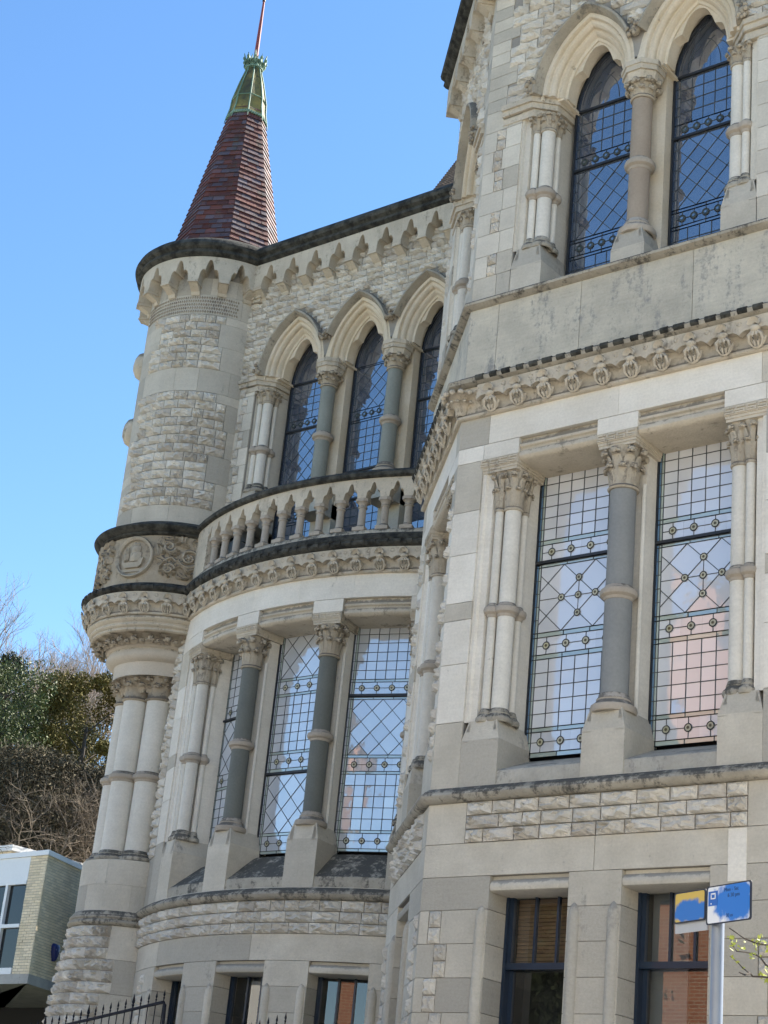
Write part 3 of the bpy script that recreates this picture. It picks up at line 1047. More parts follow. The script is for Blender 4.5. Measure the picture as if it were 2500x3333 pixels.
def corbel_table(fr, cs, z0, z1, ztop, n1, parent, plate_mat='carved', ends=None):
    """cs: corbel centres; z0 underside of corbels, z1 cap of corbels, ztop underside of coping"""
    pl = MB()
    w = .075
    pl.box(fr, cs[-1] - w, cs[-1] + w, -.02, n1 - .001, z1, ztop)
    for i in range(len(cs) - 1):
        a, b = cs[i], cs[i + 1]
        h = lambda t: z1 + (ztop - .06 - z1) * cusp(t)
        pl.plate(fr, a + w, b - w, h, ztop, -.02, n1, 30)
        pl.box(fr, a - w, a + w, -.02, n1 - .001, z1, ztop)
    if ends:
        pl.box(fr, cs[0] - ends[0], cs[0] - .075, -.02, n1 - .001, z1, ztop)
        pl.box(fr, cs[-1] + .075, cs[-1] + ends[1], -.02, n1 - .001, z1, ztop)
    pl.build('corbel_arcade', M[plate_mat], parent, 35)
    key = (round(z1 - z0, 3), round(n1, 3))
    if key not in _corb:
        m = MB(); H = z1 - z0; f0 = Flat(0, 0, 1, 0)
        m.sweep(f0, -.072, .072, [(-.03, 0), (.03, .0), (.05, H * .12), (.055, H * .28), (.09, H * .34), (n1 * .62, H * .52), (n1 * .9, H * .66), (n1 * .9, H * .72), (-.03, H * .72)])
        m.box(f0, -.088, .088, -.03, n1 + .012, H * .721, H * .86)
        m.box(f0, -.078, .078, -.03, n1 + .004, H * .861, H)
        _corb[key] = m.mesh('corbel', M['carved'], 35)
    for c in cs:
        link('corbel', _corb[key], parent, place(fr, c, 0, z0))
_corb = {}
def coping_prof(n1, z0, z1, back=-.35):
    h = z1 - z0
    return [(back, z0), (n1 - .01, z0), (n1 + .04, z0 + h * .05), (n1 + .075, z0 + h * .14), (n1 + .06, z0 + h * .24), (n1 + .055, z0 + h * .30), (n1 + .11, z0 + h * .40), (n1 + .125, z0 + h * .52), (n1 + .10, z0 + h * .68), (n1 + .04, z0 + h * .84), (n1 - .05, z0 + h), (back, z0 + h)]

# ================================================================== the building
CA, CB, CC, CD = (-1.874, 1.874), (0, 0), (3.9, 0), (5.774, 1.874)
PATH = [CA, CB, CC, CD]
F1 = Flat(0, 0, 1, 0)
F2 = Flat(*CA, 1, -1)
F3 = Flat(*CC, 1, 1)
L1, L2 = 3.9, 2.65
WX, WY = -8.73, 4.2
WF = Flat(WX, WY, 1, 0)
BC, BR = (-5.17, 8.0), 4.87
BOW = Cyl(*BC, BR)
TC = (-8.73, 4.49)
EA, RH = .441, 1.111                                      # arch centres' offset, radius of the hood mould

# solid hearts of the walls (seen only through joints)
mb = MB()
mb.prism([(-1.6, 2.3), (.3, .75), (3.6, .75), (5.5, 2.3), (5.5, 12), (-1.6, 12)], 0, 16)
mb.prism([(-8.2, 5.0), (-1.7, 5.0), (-1.7, 12), (-8.2, 12)], 0, 16)
mb.lathe(BC, [(.1, 10.0), (4.1, 10.0), (4.1, 0)], 40)
heart = mb.build('wall_core', M['room'], B)


def ground_floor(fr, L, wins, zl, zr0, zr1, zbot, wall, rock_range, inset=True, narrow=False):
    """zl: top of the window labels, zr0..zr1: rock-faced band"""
    edges = [0] + [x for w in wins for x in w] + [L]
    rows = round((zl - zbot) / .315); h = (zl - zbot) / rows
    for k in range(0, len(edges), 2):
        a, b = edges[k], edges[k + 1]
        for r in range(rows):
            z0, z1 = zbot + r * h, zbot + (r + 1) * h
            ends = (k == 0, k == len(edges) - 2)
            if inset and any(ends) and r < rows - 1 and b - a > .55:
                off = (.20, .11)[r % 2]; ww = .145
                if ends[0]: xs = [(a, a + off, 0), (a + off, a + off + ww, 1), (a + off + ww, b, 0)]
                else: xs = [(a, b - off - ww, 0), (b - off - ww, b - off, 1), (b - off, b, 0)]
                for x0, x1, rk in xs:
                    if rk:
                        for q in range(2): rock(fr, x0, x1, z0 + q * h / 2, z0 + (q + 1) * h / 2, wall, .03)
                    else: ashlar(fr, x0, x1, z0, z1, wall, 'buff', 0, .40)
            else:
                ashlar(fr, a, b, z0, z1, wall, 'buff', 0, .40)
        core = MB()
        core.box(fr, a + (.04 if k else 0), b - (.04 if k < len(edges) - 2 else 0), -.39, -.014, 0, zl - .01)
        core.build('wall_core', M['mortar'], wall)
    ashlar_wall(fr, 0, L, zl, zr0, wall, 1, min(1.95, L / 2), 'buff')
    core = MB(); core.box(fr, 0, L, -.39, -.02, zl, zr1); core.build('wall_core', M['mortar'], wall)
    for a, b in wins:
        mb = MB()
        z = zl
        prof = [(-.4, z - .15), (-.04, z - .15), (-.012, z - .14), (-.002, z - .115), (-.004, z - .08), (-.025, z - .05), (-.055, z - .035), (-.055, z - .002), (-.4, z - .002)]
        mb.sweep(fr, a + .002, b - .002, prof); mb.build('window_label', M['buff'], wall, 35)
        mb = MB()
        for x in (a - .075, b + .075):
            p = ax(fr, x, -.012)
            mb.lathe(p, [(.058, zbot), (.058, zl - .42), (.052, zl - .36), (.03, zl - .30), (.004, zl - .27)], 14)
        mb.build('reveal_shaft', M['buff'], wall, 40)
    a, b = rock_range
    h = (zr1 - zr0) / 3
    for r in range(3): course(fr, a, b, zr0 + r * h, zr0 + (r + 1) * h, wall, .30, .05, 0.004)
    if a > 0: ashlar(fr, 0, a, zr0, zr1, wall)
    if b < L: ashlar(fr, b, L, zr0, zr1, wall)


STRING = lambda z: [(-.1, z), (.03, z), (.055, z + .01), (.088, z + .035), (.098, z + .065), (.088, z + .088), (.07, z + .095), (.065, z + .11), (.02, z + .145), (0, z + .155), (-.1, z + .155)]


def first_floor(fr, wins, cols, L, zs, wall, white_to, r=.135, shaft='grey', ends=True, seed=0, jl=True, jr=True, e0=0.0, chord=None, rows_white=2):
    """zs: top of the string course; tall square-headed windows between columns"""
    mb = MB()
    for a, b in wins:
        mb.sweep(fr, a - .02, b + .02, [(-.62, 5.93), (-.5, 5.93), (-.45, 5.905), (-.05, zs + .165), (-.02, zs + .145), (-.012, zs + .12), (-.008, zs - .01), (-.62, zs - .01)])
    mb.build('window_sill', M['sill' if shaft == 'grey' else 'ledge'], wall, 30)
    mb = MB(); mb.sweep(fr, e0, L, [(-.62, zs - .02), (-.002, zs - .02), (-.002, zs + .008), (-.62, zs + .008)]); mb.build('sill_course', M['buff'], wall)
    for x in cols:
        mb = MB(); pier_base(mb, fr, x - .23, x + .23, zs - .005, 6.03, 6.235); mb.build('pier_base', M['buff'], wall)
        column(fr, x, r, 6.24, 7.42, 8.49, 9.09, shaft, mat='carved', parent=B)
        # inner pier with edge rolls
        mb = MB()
        mb.box(fr, x - .17, x + .17, -.70, -.33, 6.0, 9.03)
        mb.build('inner_pier', M['white'], wall)
        mb = MB()
        for q in (x - .155, x + .155): mb.lathe(ax(fr, q, -.315), [(.026, 6.2), (.026, 8.6)], 10)
        mb.build('edge_roll', M['shaft'], wall, 40)
        for q in (0, 1):
            ashlar(fr, x - .235 - .0, x + .235, 9.092, 9.27, wall, 'white') if q == 0 else None
    for (x, sg, on) in ((wins[0][0], 1, jl), (wins[-1][1], -1, jr)):
        if not on: continue
        s0, s1 = sorted((x - sg * .44, x))
        mb = MB(); pier_base(mb, fr, s0, s1, zs - .005, 6.05, 6.25); mb.build('pier_base', M['buff'], wall)
        jamb(fr, x, sg, 6.26, 7.42, 8.50, 9.09, parent=B)
        ashlar(fr, s0, s1, 9.092, 9.27, wall, 'white')
    for a, b in wins:
        mb = MB()
        mb.sweep(fr, a + .002, b - .002, [(-.62, 9.02), (-.07, 9.02), (-.03, 9.035), (-.012, 9.06), (-.012, 9.09), (-.03, 9.12), (-.045, 9.125), (-.04, 9.15), (-.015, 9.165), (-.012, 9.19), (-.05, 9.225), (-.06, 9.268), (-.62, 9.268)])
        mb.build('lintel', M['carved'], wall, 35)


def frieze_wall(fr, s0, s1, wall, corner0=0, corner1=0, w=1.5):
    if corner0: ashlar(fr, s0, s0 + corner0, 9.27, 9.62, wall, 'buff')
    if corner1: ashlar(fr, s1 - corner1, s1, 9.27, 9.62, wall, 'buff')
    a = s0 + corner0; e = s1 - corner1
    k = max(1, round((e - a) / w))
    for i in range(k): ashlar(fr, a + (e - a) * i / k, a + (e - a) * (i + 1) / k, 9.272, 9.62, wall, 'white', gap=.0015)
    mb = MB(); mb.box(fr, s0, s1, -.5, -.05, 9.28, 10.2); mb.build('wall_core', M['mortar'], wall)


def pier_wall(fr, a, b, z0, z1, wall, inset=None):
    """ashlar beside the jambs: white with a darker course at the annulet"""
    for q0, q1, m in ((z0, 6.25, 'buff'), (6.25, 6.86, 'white'), (6.86, 7.33, 'white'), (7.33, 7.52, 'buff'), (7.52, 8.05, 'white'), (8.05, 8.53, 'white'), (8.53, 9.09, 'buff'), (9.09, 9.27, 'white')):
        ashlar(fr, a, b, q0, q1, wall, m)
    mb = MB(); mb.box(fr, a, b, -.6, -.02, z0, 9.27); mb.build('wall_core', M['mortar'], wall)


ARCH_PROF = [(RH - .005, -.02), (RH - .002, .06), (RH - .018, .105), (RH - .045, .11), (RH - .065, .07), (RH - .085, .02), (RH - .09, -.005)]
ARCH_MAIN = [(1.021, -.005), (1.005, .0), (.975, -.005), (.962, -.03), (.965, -.05), (.95, -.055), (.925, -.05), (.905, -.065), (.895, -.10), (.90, -.125), (.885, -.135), (.865, -.13), (.845, -.145), (.838, -.175), (.83, -.19), (.80, -.20), (.795, -.36)]


def arcade(fr, L, cens, zs, wall, glass_bottom, shaft, sections, jl=True, jr=True, r=.115, zoff=0.0, hidden_cols=(), zb=11.5, stops=True, parent=B):
    half = .44
    for i, c in enumerate(cens):
        last, first = i == len(cens) - 1, i == 0
        mb = MB(); mb.arch(fr, c, zs, EA, ARCH_MAIN, 16); mb.build('arch_moulding', M['arch'], wall, 40)
        mb = MB(); mb.arch(fr, c, zs, EA, ARCH_PROF, 16, 0 if first else .32, 0 if last else .32); mb.build('hood_mould', M['hood'], wall, 40)
        def h(t, c=c):
            x = abs(t - .5) * 2 * .40
            if x > .20: return zs + .34 * math.sqrt(max(0, 1 - ((x - .20) / .20) ** 2))
            return zs + .34 + .27 * (1 - (x / .20) ** 2.4)
        mb = MB(); mb.plate(fr, c - .40, c + .40, h, zs + .86, -.36, -.22, 40); mb.build('cusped_arch', M['arch'], wall, 30)
        mb = MB()
        for sg in (1, -1):
            rows = []
            for k in range(13):
                t = k / 12 * math.acos(EA / .871)
                rows.append([fr.p(c + sg * (q * math.cos(t) - EA), n, zs + q * math.sin(t)) for q, n in ((.80, -.36), (.86, -.38), (.865, -.56), (.95, -.56))])
            mb.grid(rows)
        mb.build('arch_reveal', M['arch'], wall, 40)
        leaded_window(fr, c - .43, c + .43, glass_bottom, zs + .751, -.50, sections[i], 'pane_dark', False, (c, zs, EA, .871), 5, parent=parent)
    for i in range(len(cens) - 1):
        x = (cens[i] + cens[i + 1]) / 2
        mb = MB(); pier_base(mb, fr, x - .20, x + .20, 11.0 + zoff, 11.22 + zoff, 11.43 + zoff); mb.build('pier_base', M['buff'], wall)
        column(fr, x, r, 11.44 + zoff, 12.30 + zoff, 13.12 + zoff, zs, shaft, -.18, .20, True, .22, mat='carved')
        mb = MB(); mb.box(fr, x - .20, x + .20, -.62, -.34, 10.6, zs + .3); mb.build('inner_pier', M['arch'], wall)
        mb = MB()
        boss_shape(mb, fr, x, zs + .40); mb.build('carved_boss', M['carved_dark'], wall, 60)
        mb = MB(); [mb.box(fr, x - q, x + q, -.3, -.012 - .0005 * i, zs + .08 * i, zs + .08 * i + .08) for i, q in enumerate([.665 - math.sqrt(1.021 ** 2 - (.08 * i + .08) ** 2) + EA for i in range(7)])]
        mb.box(fr, x - .255, x + .255, -.58, -.15, zs - .03, zs + .002); mb.build('arch_springer', M['arch'], wall)
    for x, sg, on in ((cens[0] - half, 1, jl), (cens[-1] + half, -1, jr)):
        if not on: continue
        jamb(fr, x, sg, zb + zoff + .1, 12.30 + zoff, 13.10 + zoff, zs, scale=.92, oct_ab=True, ab_len=.40, ab_h=.24, mats=('shaft', 'mid'))
        s0, s1 = sorted((x - sg * .36, x + sg * .06))
        mb = MB(); mb.box(fr, s0, s1, -.60, -.15, zs - .03, zs + .002); s0, s1 = sorted((x - sg * .46, x - sg * .13)); mb.box(fr, s0, s1, -.35, -.013, zs - .05, zs + .15); mb.build('arch_springer', M['arch'], wall)
        s0, s1 = sorted((x - sg * .40, x))
        mb = MB(); pier_base(mb, fr, s0, s1, 11.0 + zoff, 11.36 + zoff, 11.6 + zoff); mb.build('pier_base', M['buff'], wall)
        mb = MB(); boss_shape(mb, fr, x - sg * .24, zs + .10, .085); mb.build('label_stop', M['carved_dark'], wall, 60)


def boss_shape(mb, fr, s, z, r=.085):
    rnd = random.Random(int(s * 100))
    c = fr.p(s, .05, z); mb.ball(c, r * .75, (1, 1, 1.25), 10, 7)
    a0 = fr.ang(s)
    for i in range(11):
        a = rnd.uniform(0, 6.28); q = rnd.uniform(.4, 1)
        p = fr.p(s + r * q * math.cos(a), .05 + r * (1.05 - .6 * q), z + r * 1.2 * q * math.sin(a))
        mb.ball(p, r * rnd.uniform(.22, .40), (1, 1, 1), 6, 4)


def arch_half(z, zs):
    d = z - zs
    return math.sqrt(max(0, RH * RH - d * d)) - EA if 0 <= d < RH else (RH - EA if d < 0 else -9)


def spandrel(fr, s0, s1, cens, zs, ztop, wall, ch=.135, w=.30, z_start=None, toothed=(False, False)):
    """rock-faced courses round the arches over a mortared core"""
    core = MB()
    xs = sorted(set([s0] + [s0 + (s1 - s0) * i / 90 for i in range(91)]))
    def hz(x):
        z = zs
        for c in cens:
            u = abs(x - c) + EA
            if u < 1.06: z = max(z, zs + math.sqrt(1.06 ** 2 - u * u))
        return z
    core.plate(fr, s0, s1, lambda t: hz(s0 + (s1 - s0) * t), ztop, -.30, -.012, 90)
    core.build('wall_core', M['mortar'], wall)
    z = z_start if z_start is not None else zs
    r = 0
    k = max(1, round((ztop - z) / ch)); ch = (ztop - z) / k
    for r in range(k):
        za, zb = z + r * ch, z + (r + 1) * ch
        a, b = s0, s1
        if toothed[0] and (r // 2) % 2: a += .12
        if toothed[1] and (r // 2) % 2: b -= .12
        cuts = []
        for c in cens:
            hw = max(arch_half(za, zs), arch_half(zb, zs)) - .025
            if hw > 0: cuts.append((c - hw, c + hw))
        x = a
        for p, q in sorted(cuts) + [(b, b)]:
            if p - x > .08: course(fr, x, min(p, b), za, zb, wall, w, .04, .004)
            x = max(x, q)


# ---------------- canted bay on the right
front = link('front_wall', None, B)
cant = link('canted_wall', None, B)
cant2 = link('canted_wall', None, B)
W1 = [(.79, 1.66), (2.22, 3.09)]
ground_floor(F1, L1, W1, 4.71, 5.03, 5.43, 1.88, front, (.46, 3.44))
for i, (a, b) in enumerate(W1):
    sash_window(F1, a - .03, b + .03, 1.9, 4.62, -.33, 3.92, 3, 3.95 if i == 0 else None, None if i == 0 else .45)
ashlar(F1, 3.26, 3.44, 4.56, 5.02, front, 'white', .006, .03)
W2 = [(.86, 1.76)]
ground_floor(F2, L2, W2, 4.71, 5.03, 5.43, 1.88, cant, (.25, 2.35))
sash_window(F2, .83, 1.79, 1.9, 4.62, -.33, 3.92, 3)
ground_floor(F3, L2, [(.89, 1.79)], 4.71, 5.03, 5.43, 1.88, cant2, (.3, 2.35))
sash_window(F3, .86, 1.82, 1.9, 4.62, -.33, 3.92, 3)
mb = MB(); mb.path(PATH, STRING(5.43)); mb.build('string_course', M['ledge'], B, 35)

X1 = [(.77, 1.72), (2.18, 3.13)]
first_floor(F1, X1, [1.95], L1, 5.58, front, None)
pier_wall(F1, 0, .33, 5.58, 9.27, front); pier_wall(F1, 3.57, 3.9, 5.58, 9.27, front)
frieze_wall(F1, 0, L1, front, .38, .38, 1.6)
SEC_A = [('bottom', 5.93, 5.98), ('strip', 5.98, 6.03), ('roundels', 6.03, 6.24), ('strip', 6.24, 6.285), ('grid', 6.285, 7.0), ('strip', 7.0, 7.05), ('roundels', 7.05, 7.235), ('strip', 7.235, 7.285), ('diamond5', 7.285, 8.0), ('strip', 8.0, 8.03), ('bar', 8.03, 8.075), ('roundels', 8.075, 8.25), ('strip', 8.25, 8.30), ('grid', 8.30, 9.06)]
leaded_window(F1, .70, 1.79, 5.90, 9.06, -.55, SEC_A, 'pane_pale', True, None, 6, 'tall leaded window left of the centre column', True)
leaded_window(F1, 2.11, 3.20, 5.90, 9.06, -.55, SEC_A, 'pane_pale', True, None, 6, 'tall leaded window right of the centre column', True)
X2 = [(.88, 1.97)]
first_floor(F2, X2, [], L2, 5.58, cant, None)
pier_wall(F2, 0, .44, 5.58, 9.27, cant); pier_wall(F2, 2.41, 2.65, 5.58, 9.27, cant)
frieze_wall(F2, 0, L2, cant, .25, .25)
leaded_window(F2, .82, 2.03, 5.90, 9.06, -.55, SEC_A, 'pane_pale', False, None, 6, None, True)
first_floor(F3, [(.68, 1.77)], [], L2, 5.58, cant2, None)
pier_wall(F3, 0, .24, 5.58, 9.27, cant2); pier_wall(F3, 2.21, 2.65, 5.58, 9.27, cant2)
frieze_wall(F3, 0, L2, cant2, .25, .25)
leaded_window(F3, .62, 1.83, 5.90, 9.06, -.55, SEC_A, 'pane_pale', False, None, 6, None, True)
# chipped rock-faced quoins beside the canted window
for fr, s, zz, w in ((F2, 2.44, 5.9, cant), (F2, .22, 5.9, cant)):
    z = zz
    while z < 8.9:
        rock(fr, s, s + .16, z, z + .13, w, .04, .003); z += random.choice((.14, .14, .30))

Z0 = 9.60
cor = link('cornice', None, B)
cornice(F1, 0, L1, Z0, .341, cor, PATH, first=.44)
c2 = link('cornice', None, B)
def cornice_repeat(fr, s0, s1, zb, pitch, parent, first):
    sc, bl = MB(), MB(); c = s0 + first
    while c < s1 - pitch * .3:
        h = lambda t: zb + .155 + .085 * (1 - abs(math.cos(math.pi * t)) ** .8) + .03 * abs(math.sin(3 * math.pi * t))
        sc.plate(fr, c - pitch / 2, c + pitch / 2, h, zb + .33, .06, .135, 14)
        link('pendant', drop_mesh(), parent, place(fr, c, .045, zb + .19) @ Matrix.Diagonal((1.18, 1.05, 1.12, 1)))
        for d in (0, pitch / 2): billet(fr, c - pitch / 2 + d + .06, zb + .36, parent)
        c += pitch
    sc.build('scalloped_frieze', M['carved'], parent, 30)
cornice_repeat(F2, 0, L2, Z0, .341, c2, .23)
cornice_repeat(F3, 0, L2, Z0, .341, c2, .35)
mb = MB()
for c, a in ((CB, rad(-22.5)), (CC, rad(22.5))):
    for k in range(7):
        leaf(mb, a + rad(-75 + 25 * k), .06, Z0 + .06, .20, Z0 + .29, .075, .02, .036, c)
        leaf(mb, a + rad(-62 + 25 * k), .05, Z0 + .05, .15, Z0 + .20, .06, .02, .02, c)
mb.build('corner_leaves', M['carved'], cor, 50)

for fr, L, w in ((F1, L1, front), (F2, L2, cant), (F3, L2, cant2)):
    ks = [.0, .38, 1.43, 2.75, L1] if fr is F1 else [0, 1.2, L2]
    for a, b in zip(ks, ks[1:]): ashlar(fr, a, b, 10.12, 10.96, w, 'apron', .0, .3)
    mb = MB(); mb.box(fr, 0, L, -.5, -.02, 10.0, 11.06); mb.build('wall_core', M['mortar'], w)
mb = MB(); mb.path(PATH, [(-.5, 10.95), (.02, 10.95), (.045, 10.965), (.08, 10.985), (.085, 11.01), (.07, 11.03), (.03, 11.05), (0, 11.07), (-.14, 11.085), (-.52, 11.15), (-.55, 11.15)]); mb.build('string_course', M['ledge'], B, 35)

ZS = 13.54
SEC_C = lambda z0, zs: [('grid', z0 + .03, z0 + .45), ('strip', z0 + .45, z0 + .49), ('roundels', z0 + .49, z0 + .66), ('strip', z0 + .66, z0 + .70), ('diamond', z0 + .70, 12.72 + zs - ZS), ('bar', 12.72 + zs - ZS, 12.76 + zs - ZS), ('roundels', 12.76 + zs - ZS, 12.92 + zs - ZS), ('grid', 12.92 + zs - ZS, zs - .03), ('bar', zs - .03, zs + .01), ('head', zs + .01, zs + .7)]
SEC_D = lambda z0, zs: [('diamond', z0 + .03, z0 + .9), ('bar', z0 + .9, z0 + .94), ('roundels', z0 + .94, z0 + 1.12), ('grid', z0 + 1.12, z0 + 1.9), ('strip', z0 + 1.9, z0 + 1.94), ('roundels', z0 + 1.94, z0 + 2.1), ('diamond', z0 + 2.1, zs - .02), ('strip', zs - .02, zs + .01), ('head', zs + .01, zs + .7)]
CEN1 = [1.33, 2.60]
arcade(F1, L1, CEN1, ZS, front, 11.14, 'brown', [SEC_C(11.14, ZS)] * 2)
arcade(F2, L2, [1.40], ZS, cant, 11.30, 'brown', [SEC_C(11.3, ZS)])
arcade(F3, L2, [1.25], ZS, cant2, 11.30, 'brown', [SEC_C(11.3, ZS)])


def upper_pier(fr, a, b, wall, z0=11.07, z1=ZS, inset=None, seed=0):
    rows = 9; h = (z1 - z0) / rows
    for r in range(rows):
        za, zb = z0 + r * h, z0 + (r + 1) * h
        m = 'buff' if r in (0, 1, 8) or (r + seed) == 5 else 'mid'
        if inset and r in (1, 3, 5, 6, 7) and b - a > .3:
            x = a + inset * (1 if r % 2 else .8)
            ashlar(fr, a, x, za, zb, wall, 'mid'); ashlar(fr, x + .12, b, za, zb, wall, m)
            for q in range(2): rock(fr, x, x + .12, za + q * h / 2, za + (q + 1) * h / 2, wall, .03)
        elif b - a > .3:
            x = a + (b - a) * (.45 if r % 2 else .62)
            ashlar(fr, a, x, za, zb, wall, m); ashlar(fr, x, b, za, zb, wall, m)
        else: ashlar(fr, a, b, za, zb, wall, m)
    mb = MB(); mb.box(fr, a, b, -.62, -.02, z0, z1 + .1); mb.build('wall_core', M['mortar'], wall)
upper_pier(F1, 0, .50, front, inset=.17)
upper_pier(F1, 3.43, 3.9, front, inset=.2)
upper_pier(F2, 0, .57, cant, inset=.2); upper_pier(F2, 2.23, 2.65, cant, inset=.12)
upper_pier(F3, 0, .42, cant2, inset=.12); upper_pier(F3, 2.08, 2.65, cant2, inset=.2)
ZC = 15.15
for fr, L, cens, w in ((F1, L1, CEN1, front), (F2, L2, [1.40], cant), (F3, L2, [1.25], cant2)):
    spandrel(fr, .26, L - .26, cens, ZS, ZC + .35, w, .14, .30, toothed=(True, True))
    rows = 12; h = (ZC + .35 - ZS) / rows
    for r in range(rows):
        q = .26 + (.12 if (r // 2) % 2 else 0)
        ashlar(fr, 0, q, ZS + r * h, ZS + (r + 1) * h, w, 'buff'); ashlar(fr, L - q, L, ZS + r * h, ZS + (r + 1) * h, w, 'buff')
    mb = MB(); mb.box(fr, 0, L, -.4, -.03, ZC + .3, 16.0); mb.build('wall_core', M['mortar'], w)
    ct = link('corbel_table', None, B)
    k = 8 if fr is F1 else 5
    corbel_table(fr, [L * (i + .5) / k + 0 for i in range(k)], ZC - .04, ZC + .16, 15.72, .20, ct, ends=(L / k / 2 + .03, L / k / 2 + .03))
mb = MB(); mb.path(PATH, coping_prof(.20, 15.72, 16.10)); mb.build('parapet_coping', M['black'], B, 35)
mb = MB()
P4 = [(-1.9, 2.1), (.1, .3), (3.8, .3), (5.8, 2.1)]
for a, b in zip(P4, P4[1:]):
    n = 14
    for i in range(n):
        t0, t1 = i / n, (i + 1) / n
        ap = (1.95, 5.5)
        L_ = lambda p, t: (p[0] + (ap[0] - p[0]) * t, p[1] + (ap[1] - p[1]) * t)
        z0, z1 = 15.9 + 4.5 * t0, 15.9 + 4.5 * t1
        q0, q1 = L_(a, t0), L_(b, t0); r0, r1 = L_(a, t1), L_(b, t1)
        mb.quad((*q0, z0 + .05), (*q1, z0 + .05), (*r1, z1 + .02), (*r0, z1 + .02)); mb.quad((*q0, z0), (*q1, z0), (*q1, z0 + .05), (*q0, z0 + .05))
mb.build('bay_roof', M['slate'], B)
# side wall of the bay back to the main wall
ret = link('return_wall', None, B)
RW = Flat(-1.874, 4.2, 0, -1)
ashlar_wall(RW, 0, 2.33, .2, 16.0, ret, 40, .7)
mb = MB(); mb.box(RW, 0, 2.33, -.5, -.02, 0, 16.0); mb.build('wall_core', M['mortar'], ret)

# ---------------- bow front
bow = link('bow_wall', None, B)
D = lambda deg: rad(deg) * BR
BW = [(D(-23.3), D(-13.4)), (D(-5.2), D(4.6)), (D(12.4), D(21.8))]
E0, E1 = D(-44), D(44)
class Shift:                                       # the bow's own frame with s measured from its left end
    def __init__(s, f, o): s.f, s.o, s.step = f, o, f.step
    def p(s, a, n, z): return s.f.p(a + s.o, n, z)
    def ang(s, a): return s.f.ang(a + s.o)
SB = Shift(BOW, E0)
sh = lambda L: [(a - E0, b - E0) for a, b in L]
LB = E1 - E0
ground_floor(SB, LB, sh(BW), 4.50, 4.83, 5.25, 1.98, bow, (.28, LB - .1), inset=False)
for r in range(9):
    z = 4.3 - r * .27
    rock(BOW, D(-29.5), D(-27.6), z, z + .13, bow, .03, .004); rock(BOW, D(-30) , D(-28.2), z - .13, z, bow, .03, .004)
def chord(fr, a, b):
    p, q = fr.p(a, 0, 0), fr.p(b, 0, 0)
    return Flat(p[0], p[1], q[0] - p[0], q[1] - p[1]), math.hypot(q[0] - p[0], q[1] - p[1])
for i, (a, b) in enumerate(BW):
    f, L = chord(BOW, a, b)
    sash_window(f, -.03, L + .03, 1.9, 4.41, -.31, 3.60, 3 if i else 2)
mb = MB(); mb.sweep(BOW, E0, E1, STRING(5.25)); mb.build('string_course', M['ledge'], B, 35)
ac = [-16.8, .3, 17.4]
BX = [(D(c - 5.6), D(c + 5.6)) for c in ac]
first_floor(SB, sh(BX), [D(-8.25) - E0, D(8.85) - E0], LB, 5.405, bow, None, r=.125, shaft='green_dark')
for (a, b) in ((E0, D(-37.2)), (D(-32.4), D(-27.6)), (D(28.2), D(33)), (D(33), E1)):
    pier_wall(BOW, a, b, 5.405, 9.27, bow)
z = 6.1
ashlar(BOW, D(-37.2), D(-32.4), 5.41, 6.1, bow)
while z < 9.2:
    course(BOW, D(-37.2), D(-32.4), z, z + .145, bow, .24, .05, .004); z += .145
mb = MB(); mb.box(BOW, D(-37.2), D(-32.4), -.6, -.015, 5.41, 9.27); mb.build('wall_core', M['mortar'], bow)
SEC_B = [[('bottom', 5.93, 5.98), ('strip', 5.98, 6.02), ('roundels', 6.02, 6.22), ('grid', 6.22, 7.0), ('strip', 7.0, 7.04), ('roundels', 7.04, 7.22), ('diamond', 7.22, 8.0), ('bar', 8.0, 8.045), ('roundels', 8.045, 8.22), ('grid', 8.22, 9.06)],
         [('bottom', 5.93, 5.98), ('strip', 5.98, 6.02), ('roundels', 6.02, 6.22), ('strip', 6.22, 6.26), ('diamond', 6.26, 7.05), ('bar', 7.05, 7.095), ('strip', 7.095, 7.14), ('roundels', 7.14, 7.34), ('strip', 7.34, 7.38), ('grid', 7.38, 8.16), ('strip', 8.16, 8.20), ('roundels', 8.20, 8.38), ('strip', 8.38, 8.42), ('diamond', 8.42, 9.06)],
         [('bottom', 5.93, 5.98), ('strip', 5.98, 6.02), ('roundels', 6.02, 6.22), ('strip', 6.22, 6.26), ('grid', 6.26, 7.0), ('strip', 7.0, 7.04), ('roundels', 7.04, 7.22), ('strip', 7.22, 7.26), ('diamond', 7.26, 8.02), ('strip', 8.02, 8.05), ('bar', 8.05, 8.095), ('roundels', 8.095, 8.26), ('strip', 8.26, 8.30), ('grid', 8.30, 9.06)]]
for i, (a, b) in enumerate(BX):
    f, L = chord(BOW, a, b)
    leaded_window(f, -.055 + .02, L + .055 - .02, 5.90, 9.06, -.54, SEC_B[i], 'pane_bow', False, None, 6, parent=B)
k = 8; e0, e1 = D(-38), E1
for i in range(k): ashlar(BOW, e0 + (e1 - e0) * i / k, e0 + (e1 - e0) * (i + 1) / k, 9.272, 9.62, bow, 'white', gap=.001)
mb = MB(); mb.box(BOW, E0, E1, -.6, -.05, 9.28, 10.1); mb.build('wall_core', M['mortar'], bow)
bc = link('cornice', None, B)
cornice(BOW, D(-36), E1, 9.60, D(3.93), bc, ledge='black')
